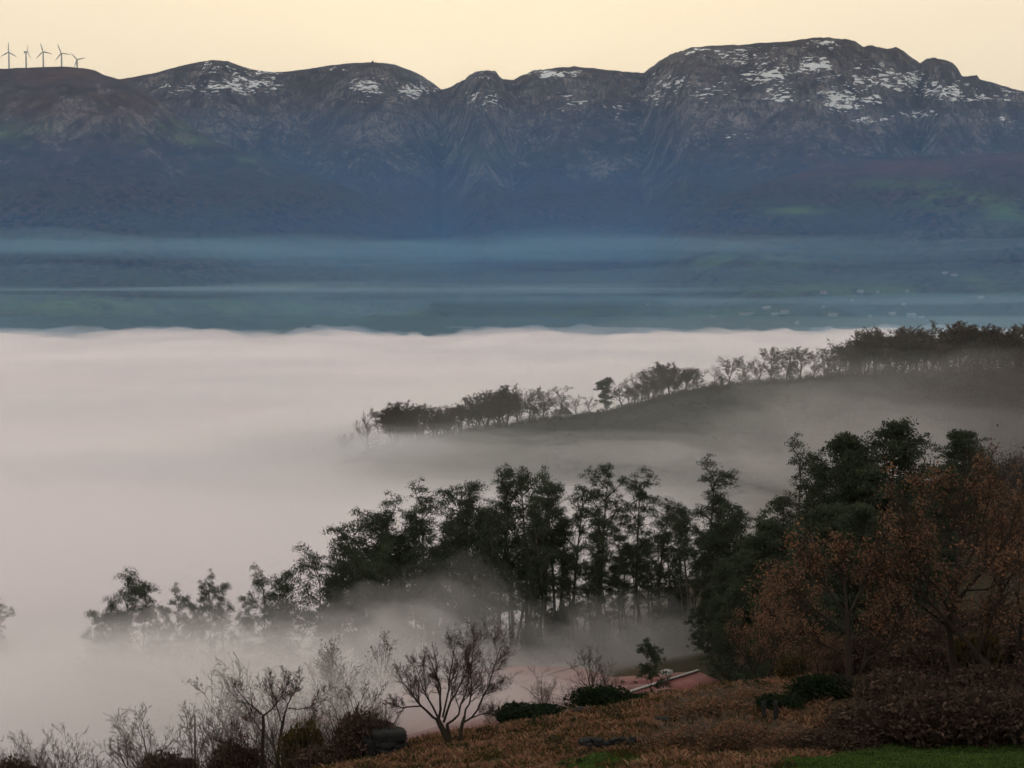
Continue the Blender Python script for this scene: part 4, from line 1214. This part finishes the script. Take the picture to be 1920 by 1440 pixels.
# understorey along the grove's foot
US = [bush_proto(411, 3.4, 3.0, 5.0, 1800, M_EUC, .34, 9, M_TWIG), bush_proto(412, 2.6, 2.6, 7.5, 1800, M_EUC, .34, 9, M_TWIG)]
rng = np.random.default_rng(90)
for k in range(22):
    px = 640 + 800 * (k + rng.random()) / 22
    b = on_ground(px, 286 + 40 * rng.random(), 0.2)
    plant("understorey_bush", US[k % 2], b, "dim leafy bush at the foot of the misty eucalyptus grove", "bush", "understorey of the eucalyptus grove", rng.random() * 6, 0.6 + 0.5 * rng.random())

# --- trees along the spur's crest
KW = dict(levels=4, kids=(9, 7, 5, 3), rbase=.35, rmin=.045, twig=M_BARK, start=(0.3, 0.2, 0.15, 0.1), angle=(0.8, 0.75, 0.7, 0.6))
SPT = [bare_proto(501, 17, 1, 0.3, leaf=M_OAKFAR, leaf_n=1500, leaf_s=.22, **KW), bare_proto(502, 16, 2, 0.35, leaf=M_OAKFAR, leaf_n=3200, leaf_s=.22, **KW), bare_proto(503, 17, 1, 0.3, **KW), bare_proto(504, 15, 3, 0.4, leaf=M_OAKFAR, leaf_n=4600, leaf_s=.22, **KW)]
pine = euc_proto(505, 18, 0.2, 18, 4.0, 0.4, 1.2, 30, mat=M_EVER, bark=M_BARK)
tree_at("pine_tree", pine, 1138, 711, 950, "dark dense pine standing out on the spur's crest", "tree", wide=1.25)
tree_at("bare_tree", SPT[2], 687, 768, 915, "solitary bare tree at the spur's left tip in the fog", "tree", wide=.9)
lf = [(648, 812, 0), (742, 750, 3), (765, 757, 3), (788, 756, 1), (822, 764, 1), (838, 762, 3), (866, 756, 1), (892, 746, 3), (912, 731, 1), (932, 738, 3), (950, 719, 3), (972, 735, 1), (992, 728, 0), (1016, 722, 2), (1050, 721, 2), (1082, 738, 2), (1106, 741, 2)]
for k, (px, top, v) in enumerate(sorted(lf, reverse=True)):
    tree_at("spur_tree", SPT[v], px, top, 942 + 14 * random.random(), f"{ORD[k]} leafless tree left of the dark pine on the spur", "tree", "trees along the spur's crest", wide=1.2 + 0.4 * random.random())
rt = [(1168, 712, 2), (1190, 703, 2), (1214, 704, 0), (1238, 690, 1), (1258, 683, 3), (1284, 694, 1), (1310, 697, 0), (1338, 690, 2), (1366, 674, 0), (1396, 682, 0), (1422, 672, 2), (1446, 658, 0), (1474, 656, 0), (1500, 659, 0), (1526, 672, 2), (1548, 666, 0), (1572, 655, 1), (1594, 640, 1), (1620, 626, 3), (1644, 620, 1), (1668, 618, 3), (1694, 617, 1), (1722, 626, 3), (1748, 622, 0), (1776, 606, 3), (1804, 614, 1), (1832, 612, 3), (1858, 618, 1), (1884, 614, 3), (1910, 612, 1), (1938, 612, 3)]
for k, (px, top, v) in enumerate(rt):
    tree_at("spur_tree", SPT[v], px, top - 6, 940 + 14 * random.random(), f"{ORD[k]} brown tree right of the dark pine on the spur", "tree", "trees along the spur's crest", wide=1.15 + 0.5 * random.random())
rng = np.random.default_rng(54)
for k in range(16):
    px = 735 + 340 * (k + rng.random()) / 16
    tree_at("spur_tree", SPT[(0, 1, 3)[int(rng.integers(0, 3))]], px, np.interp(px, [735, 840, 940, 1080], [768, 776, 742, 756]) + 16 * rng.random(), 930 + 40 * rng.random(), "leafless tree overlapped by its neighbours on the spur's misty left end", "tree", "trees along the spur's crest", wide=1.3)
for k in range(20):
    px = 1165 + 390 * (k + rng.random()) / 20
    tree_at("spur_tree", SPT[int(rng.integers(0, 4))], px, np.interp(px, [1165, 1260, 1330, 1480, 1555], [722, 700, 706, 676, 676]) + 18 * rng.random(), 935 + 40 * rng.random(), "leafless tree overlapped by its neighbours just right of the spur's pine", "tree", "trees along the spur's crest", wide=1.3)
rng = np.random.default_rng(55)
for k in range(26):
    px = 1545 + 400 * (k + rng.random()) / 26
    top = np.interp(px, [1545, 1600, 1700, 1780, 1940], [672, 648, 632, 624, 626]) + 22 * rng.random()
    tree_at("spur_tree", SPT[int(rng.integers(0, 4))], px, top, 925 + 55 * rng.random(), "brown tree lost among others in the wood crowning the spur at right", "tree", "trees along the spur's crest", wide=1.3)

# the wood that clothes the slope below the crest, one mass
rng = np.random.default_rng(66)
N = 2600
wd = 290 + 645 * rng.random(N) ** 0.75
lo = np.interp(wd, [290, 420, 560, 700, 860, 935], [1760, 1660, 1590, 1520, 1450, 1560])
wpx = lo + (2200 - lo) * rng.random(N) ** 0.9
wx_ = (wpx - 960) / F * wd
wz = ground(wx_, wd)
wh = np.where(wpx > 1540, 7 + 8 * rng.random(N), 2.5 + 4.5 * rng.random(N)) * (0.65 + 0.35 * smooth(400, 600, wd))
n = 90
q = rng.normal(size=(N, n, 3)); q /= np.linalg.norm(q, axis=2, keepdims=True)
q *= rng.random((N, n, 1)) ** 0.4
q[:, :, 2] = np.abs(q[:, :, 2] + 0.25) - 0.2
wc = (q * (wh * .40)[:, None, None] + np.stack([wx_, wd, wz + wh * .55], 1)[:, None]).reshape(-1, 3)
wt = [([(a, b_, z_ - .3), (a + rng.normal() * .3, b_, z_ + h_ * .4), (a + rng.normal() * .6, b_, z_ + h_ * .8)], [.10, .08, .03]) for a, b_, z_, h_ in zip(wx_, wd, wz, wh)]
t = add_obj("woodland", mesh_np("woodland", *merge([leaves(wc, 0.28, rng, -0.3, 0.42), tubes(wt, 3)]), M_WOOD))
tag(t, "brown winter woodland covering the misty slope at right", "woodland", kind="stuff")

# brush over the open face of the spur
rng = np.random.default_rng(68)
N = 3400
wd = rng.uniform(640, 945, N)
wpx = rng.uniform(1020, 1720, N)
wx_ = (wpx - 960) / F * wd
wz = ground(wx_, wd)
wh = 0.8 + 3.4 * rng.random(N) ** 1.4 * np.interp(wpx, [1020, 1300, 1600], [0.6, 1.2, 2.2])
n = 34
q = rng.normal(size=(N, n, 3)); q /= np.linalg.norm(q, axis=2, keepdims=True)
q *= rng.random((N, n, 1)) ** 0.4
wc = (q * np.stack([wh * 1.1, wh * 1.1, wh * .55], 1)[:, None] + np.stack([wx_, wd, wz + wh * .25], 1)[:, None]).reshape(-1, 3)
t = add_obj("brushwood", mesh_np("brushwood", *leaves(wc, 0.26, rng, 0, 0.5), M_SCRUB))
tag(t, "dull green brushwood over the open face of the misty spur", "brushwood", kind="stuff")

# low scrub fringing the spur: gorse and bramble too far off to count
rng = np.random.default_rng(67)
N = 1500
wpx = rng.uniform(640, 2000, N)
wd = rng.uniform(930, 965, N)
wx_ = (wpx - 960) / F * wd
wz = ground(wx_, wd)
wh = (1.2 + 4.0 * rng.random(N) ** 2) * np.interp(wpx, [640, 900, 1130, 1300, 1540, 1640], [1.3, 1.5, 0.5, 0.8, 1.2, 2.4])
n = 60
q = rng.normal(size=(N, n, 3)); q /= np.linalg.norm(q, axis=2, keepdims=True)
q *= rng.random((N, n, 1)) ** 0.4
wc = (q * np.stack([wh * .65, wh * .65, wh * .6], 1)[:, None] + np.stack([wx_, wd, wz + wh * .4], 1)[:, None]).reshape(-1, 3)
t = add_obj("scrub", mesh_np("scrub", *leaves(wc, 0.27, rng, 0, 0.45), M_WOOD))
tag(t, "dull scrub fringing the misty spur", "scrub", kind="stuff")

# --- bracken and grass
rng = np.random.default_rng(31)


def scatter(n, d0, d1, p0, p1):
    d = rng.uniform(d0, d1, n); px = rng.uniform(p0, p1, n)
    x = (px - 960) / F * d
    return x, d, px


def blades(x, y, z, h, w, rng, lean=0.5):
    n = len(x)
    a = rng.random(n) * 2 * math.pi
    l = lean * rng.normal(size=(n, 2)) * h[:, None]
    c = np.stack([x, y, z], 1)
    s = np.stack([np.cos(a), np.sin(a), np.zeros(n)], 1) * w[:, None]
    tip = c + np.stack([l[:, 0], l[:, 1], h], 1)
    mid = (c + tip) / 2 + np.array([0, 0, 1]) * (h * 0.12)[:, None]
    v = np.stack([c - s * .6, c + s * .6, mid + s, tip, mid - s], 1)
    i = np.arange(n)[:, None] * 5
    f = np.concatenate([i + np.array([[0, 1, 2, 4]]), i + np.array([[4, 2, 3, 3]])[:, :4]])
    return v.reshape(-1, 3), (i + np.array([[0, 1, 2, 4]])), i + np.array([[4, 2, 3]])


def blade_obj(name, x, y, h, w, mat, label, cat, lean=0.5):
    z = ground(x, y) - 0.03
    v, q, t3 = blades(x, y, z, h, w, rng, lean)
    tri = np.concatenate([q[:, [0, 1, 2]], q[:, [0, 2, 3]], t3])
    o = add_obj(name, mesh_np(name, v, tri, mat))
    tag(o, label, cat, kind="stuff")


x, d, px = scatter(60000, 103, 153, 460, 1560)
cl = fbm(x / 2.2, d / 2.2, 3, 17)
k = (cl > -0.3) & ~(((px - 1130) / 95) ** 2 + ((d - 115.5) / 6.0) ** 2 < 0.75 + 0.6 * noise2(x / 1.2, d / 1.2, 8)) & ~((x > 15.5 + 1.2 * noise2(x, d, 3)) & (d < 111))
h = 0.16 + 0.38 * np.clip(cl[k] + 0.35, 0, 1) + 0.14 * rng.random(k.sum())
blade_obj("bracken", x[k], d[k], h, 0.05 + 0.06 * rng.random(k.sum()), M_BRACKEN, "dead orange brown bracken covering the near slope", "bracken", 0.75)
x, d, px = scatter(24000, 103, 150, 500, 1500)
cl = fbm(x / 3.0, d / 3.0, 3, 19)
k = cl > 0.12
blade_obj("tussock_grass", x[k], d[k], 0.25 + 0.4 * rng.random(k.sum()), 0.04 + 0.04 * rng.random(k.sum()), M_GORSE, "olive tussock grass among the dead bracken", "grass", 0.6)
# heather clumps on the slope
N = 300
sd_ = rng.uniform(106, 151, N); sp_ = rng.uniform(560, 1480, N)
sx_ = (sp_ - 960) / F * sd_
r_ = 0.18 + 0.75 * rng.random(N) ** 2.5
q = rng.normal(size=(N, 130, 3)); q /= np.linalg.norm(q, axis=2, keepdims=True)
q[:, :, 2] = np.abs(q[:, :, 2])
hc = (q * (rng.random((N, 130, 1)) ** 0.3) * np.stack([r_ * 1.3, r_ * 1.3, r_ * 0.9], 1)[:, None] + np.stack([sx_, sd_, ground(sx_, sd_)], 1)[:, None]).reshape(-1, 3)
tag(add_obj("heather", mesh_np("heather", *leaves(hc, 0.085, rng, -0.4, 0.4), M_EVER)), "dark heather clumps dotted over the bracken slope", "heather", kind="stuff")
x, d, px = scatter(52000, 96, 116.5, 1300, 1990)
k = x > 14.2 + 2.2 * fbm(x / 2, d / 2, 3, 23) + 0.30 * np.maximum(d - 107, 0)
x, d = x[k], d[k]
cl = fbm(x / 1.5, d / 1.5, 3, 29)
blade_obj("grass", x, d, 0.08 + 0.12 * rng.random(len(x)) + 0.35 * np.clip(cl, 0, 1), 0.03 + 0.02 * rng.random(len(x)), M_GRASS, "green meadow grass along the bottom right edge", "grass", 0.5)
x, d, px = scatter(11000, 109, 121.5, 1010, 1250)
k = ((px - 1130) / 95) ** 2 + ((d - 115.5) / 5.5) ** 2 < 0.7 + 0.8 * fbm(x, d, 3, 5)
blade_obj("grass", x[k], d[k], 0.10 + 0.14 * rng.random(k.sum()), 0.03 + 0.02 * rng.random(k.sum()), M_GRASS, "small bright green grass patch at the bottom edge", "grass", 0.5)

# ------------------------------------------------------------------ the air: haze, the fog sea, strata and wisps
def closed_box(name, x0, x1, y0, y1, z0, z1, mat):
    v = [(x, y, z) for z in (z0, z1) for y in (y0, y1) for x in (x0, x1)]
    f = [(0, 2, 3, 1), (4, 5, 7, 6), (0, 1, 5, 4), (2, 6, 7, 3), (0, 4, 6, 2), (1, 3, 7, 5)]
    return mesh_np(name, v, f, mat)


M_HAZE = Nodes("haze_air").volume((0.86, 0.90, 0.96), 1.3e-5, 0.8)      # fine haze scatters mostly forward: it glows towards the hidden sun
hz = closed_box("haze", -7500, 7500, -300, 9600, -120, 1300, M_HAZE)
tag(add_obj("haze", hz), kind="stuff")


def sheet_body(name, xs, ys, top, bottom, mat):
    """A closed body between two height sheets over the same grid."""
    nr, nc = xs.shape
    v = np.concatenate([np.stack([xs, ys, top], -1).reshape(-1, 3), np.stack([xs, ys, bottom], -1).reshape(-1, 3)])
    n = nr * nc
    f = [grid_faces(nr, nc), grid_faces(nr, nc, True) + n]
    idx = np.arange(n).reshape(nr, nc)
    for e in (idx[0, ::-1], idx[-1], idx[:, 0], idx[::-1, -1]):
        f.append(np.stack([e[1:], e[1:] + n, e[:-1] + n, e[:-1]], -1))      # walls face outwards
    return mesh_np(name, v, np.concatenate(f), mat)


fr = np.concatenate([np.linspace(205, 700, 110, endpoint=False), np.geomspace(700, 4300, 260)])
fa = np.tan(np.concatenate([np.linspace(-0.65, -0.32, 60, endpoint=False), np.linspace(-0.32, 0.32, 300, endpoint=False), np.linspace(0.32, 0.65, 60)]))
fx = fa[None, :] * (fr[:, None] + 25); fy = np.repeat(fr[:, None], len(fa), 1)
FOG = (0.999, 0.955, 0.980)
for k, (top, dens, amp, sc) in enumerate([(41.0, 0.0008, 10.0, 420.0), (34.5, 0.012, 7.0, 260.0), (24.0, 0.035, 7.0, 200.0)]):
    far = smooth(450, 2200, fy)
    edge = smooth(2600, 3500, fy)
    n = fbm(fx / sc, fy / (sc * 1.6), 5, 201 + 10 * k, 0.5)
    bil = fbm(fx / 330 + 0.4 * n, fy / 560, 4, 231, 0.5, ridged=True) - 0.15      # long billows shared by the layers
    fine = fbm(fx / 150, fy / 420, 4, 251 + k, 0.5, ridged=True) - 0.15
    zt = top - 1.5 * far + amp * n + (7 + 26 * far) * bil * (0.6 if k == 0 else 1.0) + 9 * edge * fine
    zt -= 10 * np.exp(-((fx + 15) / 120) ** 2 - ((fy - 790) / 170) ** 2) * (0.5 if k == 0 else 1.0)
    zt -= 9 * np.exp(-((fx + 72) / 55) ** 2 - ((fy - 390) / 75) ** 2)
    zt = np.where(fy < 260, zt - (260 - fy) * 0.12, zt)
    mat = Nodes("fog_air_%d" % k).volume(FOG, dens, 0.0)
    tag(add_obj("fog", sheet_body("fog", fx, fy, zt, np.full_like(zt, -60.0 - 3 * k), mat)), kind="stuff")

# mist lying over the spur and its slope
for k, (lv, dens) in enumerate([(95.0, 0.00034), (80.0, 0.0005), (62.0, 0.0007)]):
    rr = np.linspace(0, 1, 80)[:, None]; pp = np.linspace(-300, 2700, 160)
    front = 420 + 140 * noise2(pp / 300, pp * 0, 77 + k) + 70 * k
    dd = front[None] + (1300 - front[None]) * rr
    sx = (pp[None, :] - 960) / F * dd
    zt = 20 + (lv - 20) * smooth(0, 0.55, rr) * smooth(1.0, 0.7, rr) * smooth(200, 1250 + 150 * k, pp)[None] + 5 * fbm(sx / 130, dd / 130, 4, 401 + k)
    mat = Nodes("slope_mist_%d" % k).volume((0.95, 0.955, 0.97), dens, 0.0)
    tag(add_obj("mist", sheet_body("mist", sx, dd, zt, np.full_like(zt, -60.0), mat)), kind="stuff")


# blue air gathered before the mountain, and thin strata of mist near its foot
def stratum(z0, z1, d0, d1, dens, px0, px1, seed, col=(0.50, 0.72, 1.0), ragged=400.0):
    """A long flat lens of thin mist, tapering to nothing at both ends and to the front."""
    nr_, nc_ = 40, 140
    rr = np.linspace(0, 1, nr_)[:, None]; qq = np.linspace(0, 1, nc_)[None]
    pp = px0 + (px1 - px0) * qq
    front = d0 + ragged * noise2(pp / 330, pp * 0, seed + 50)
    dd = front + (d1 - front) * rr
    sx = (pp - 960) / F * dd
    mid, half = (z0 + z1) / 2, (z1 - z0) / 2
    edge = np.sqrt(np.clip(np.minimum(rr / 0.75, 1) * np.minimum((1 - rr) / 0.2, 1), 0, 1)) * np.sin(math.pi * qq) ** 0.8
    wob = 1.5 * half * fbm(sx / 900, dd / 900, 3, seed)
    th = half * (0.02 + edge) * (1 + 0.6 * fbm(sx / 500, dd / 700, 3, seed + 30))
    mat = Nodes("stratum_air_%d" % seed).volume(col, dens, 0.0)
    tag(add_obj("mist", sheet_body("mist", sx, dd, mid + wob + th, mid + wob - th, mat)), kind="stuff")


BL = (0.11, 0.44, 1.0)
for k, (zt, dn) in enumerate([(740, 0.7e-4), (500, 1.2e-4), (320, 1.15e-4)]):
    tag(add_obj("mist", closed_box("mist", -6500 - 40 * k, 6500 + 40 * k, 3420 + 90 * k, 7300 - 60 * k, -80 - 3 * k, zt, Nodes("blue_air_%d" % k).volume(BL, dn, 0.0))), kind="stuff")
PB = (0.46, 0.80, 1.0)
stratum(196, 250, 3200, 5000, 1.4e-4, -1500, 2900, 320, PB)
stratum(185, 265, 3300, 5000, 1.2e-4, -1200, 1900, 323, PB)
stratum(206, 240, 3200, 5000, 1.5e-4, -900, 1500, 326, PB)
stratum(126, 144, 3000, 4700, 1.8e-4, -300, 1600, 331, (0.6, 0.84, 1.0))
stratum(131, 141, 3100, 4700, 2.2e-4, 20, 1250, 334, (0.6, 0.84, 1.0))
stratum(102, 124, 3200, 4700, 1.8e-4, 800, 2500, 337, (0.6, 0.84, 1.0))
# a shallow veil on the far valley floor behind the fog
rr = np.linspace(3250, 4700, 30)[:, None]; pp = np.linspace(-2500, 4400, 160)[None]
sx = (pp - 960) / F * rr; dd = np.repeat(rr, 160, 1)
for k, (zt_, dn) in enumerate([(190, 2.2e-4), (125, 3.2e-4), (80, 5.0e-4)]):
    zt = 30 + (zt_ - 30) * smooth(3250, 3800, dd) * (1 + 0.25 * fbm(sx / 600, dd / 600, 3, 360 + k))
    tag(add_obj("mist", sheet_body("mist", sx, dd, zt, np.full_like(zt, -75.0 - 4 * k), Nodes("valley_air_%d" % k).volume((0.52, 0.86, 1.0), dn, 0.0))), kind="stuff")


# thin mist lenses over the fog sea, shaded streaks put into their grey colour
rng = np.random.default_rng(14)
for k, (px, wpx_, d0, d1) in enumerate([(330, 420, 1150, 1700), (760, 500, 1500, 2300), (1000, 420, 1900, 2700), (120, 380, 800, 1100), (520, 380, 900, 1300), (1250, 380, 1500, 2000), (300, 520, 2000, 2900), (250, 420, 560, 720), (620, 300, 640, 800)]):
    zc = 46 - 10 * smooth(900, 500, d0)
    stratum(zc, zc + 9, d0, d1, 1.3e-3 * 600 / (d1 - d0), px - wpx_ * 0.8, px + wpx_ * 0.8, 380 + 3 * k, (0.72, 0.74, 0.80), 60.0)


# wisps drifting before the grove
def wisp(px, py, d, rx, ry, rz, dens, seed, shells=2):
    c = P(px, py, d)
    n, k = 56, 30
    T, H = np.meshgrid(np.linspace(0, 2 * math.pi, n, endpoint=False), np.linspace(-1.5, 1.5, k))
    x, y, z_ = np.cos(T) * np.cos(H), np.sin(T) * np.cos(H), np.sin(H)
    i = np.arange(n * k).reshape(k, n)
    f = np.stack([i[:-1], np.roll(i[:-1], -1, 1), np.roll(i[1:], -1, 1), i[1:]], -1).reshape(-1, 4)
    caps = np.concatenate([np.stack([np.full(n, n * k), np.roll(i[0], -1), i[0], i[0]], -1), np.stack([np.full(n, n * k + 1), i[-1], np.roll(i[-1], -1), i[-1]], -1)])[:, :3]
    tri = np.concatenate([f[:, [0, 1, 2]], f[:, [0, 2, 3]], caps])
    for s in range(shells):
        g = (1.0, 0.6)[s]
        nz = fbm(x * 1.6 + seed * 3.7 + z_ * 0.9, y * 1.6 - z_ * 1.3 + s * 5.1, 5, 500 + seed + s, 0.58)
        r = g * (1 + 0.75 * nz)
        v = np.concatenate([np.stack([x * r * rx, y * r * ry, z_ * r * rz], -1).reshape(-1, 3), [(0, 0, -rz * r[0].mean() * 1.0), (0, 0, rz * r[-1].mean() * 1.0)]])
        mat = Nodes("wisp_air_%d_%d" % (seed, s)).volume(FOG, dens * (0.8, 1.8)[s], 0.0)
        tag(add_obj("mist", mesh_np("mist", v, tri, mat), None, c + Vector((rng.normal() * rx * .12, 0, 0))), kind="stuff")


rng = np.random.default_rng(8)
for k, a in enumerate([(800, 1200, 272, 15, 12, 9, .014), (690, 1240, 266, 16, 12, 8, .016), (570, 1250, 262, 18, 12, 8, .014), (430, 1240, 300, 24, 16, 9, .013), (270, 1215, 330, 26, 16, 7, .012), (930, 1255, 268, 16, 9, 6, .009), (1080, 1215, 276, 18, 9, 8, .009), (1230, 1215, 272, 15, 8, 8, .008), (860, 1150, 290, 14, 9, 9, .008), (1400, 880, 640, 45, 40, 10, .0022), (1150, 850, 760, 60, 50, 9, .003), (820, 830, 860, 60, 40, 9, .003), (500, 1275, 184, 13, 8, 5, .016), (110, 1290, 290, 34, 26, 9, .018), (330, 1320, 245, 20, 14, 7, .014), (1790, 840, 400, 60, 45, 22, .0024), (1560, 860, 420, 40, 40, 16, .0016), (930, 1310, 205, 15, 9, 6, .024), (790, 1325, 200, 13, 9, 6, .026), (660, 1330, 208, 14, 10, 6, .016), (560, 1330, 215, 16, 10, 7, .012)]):
    wisp(*a, k)
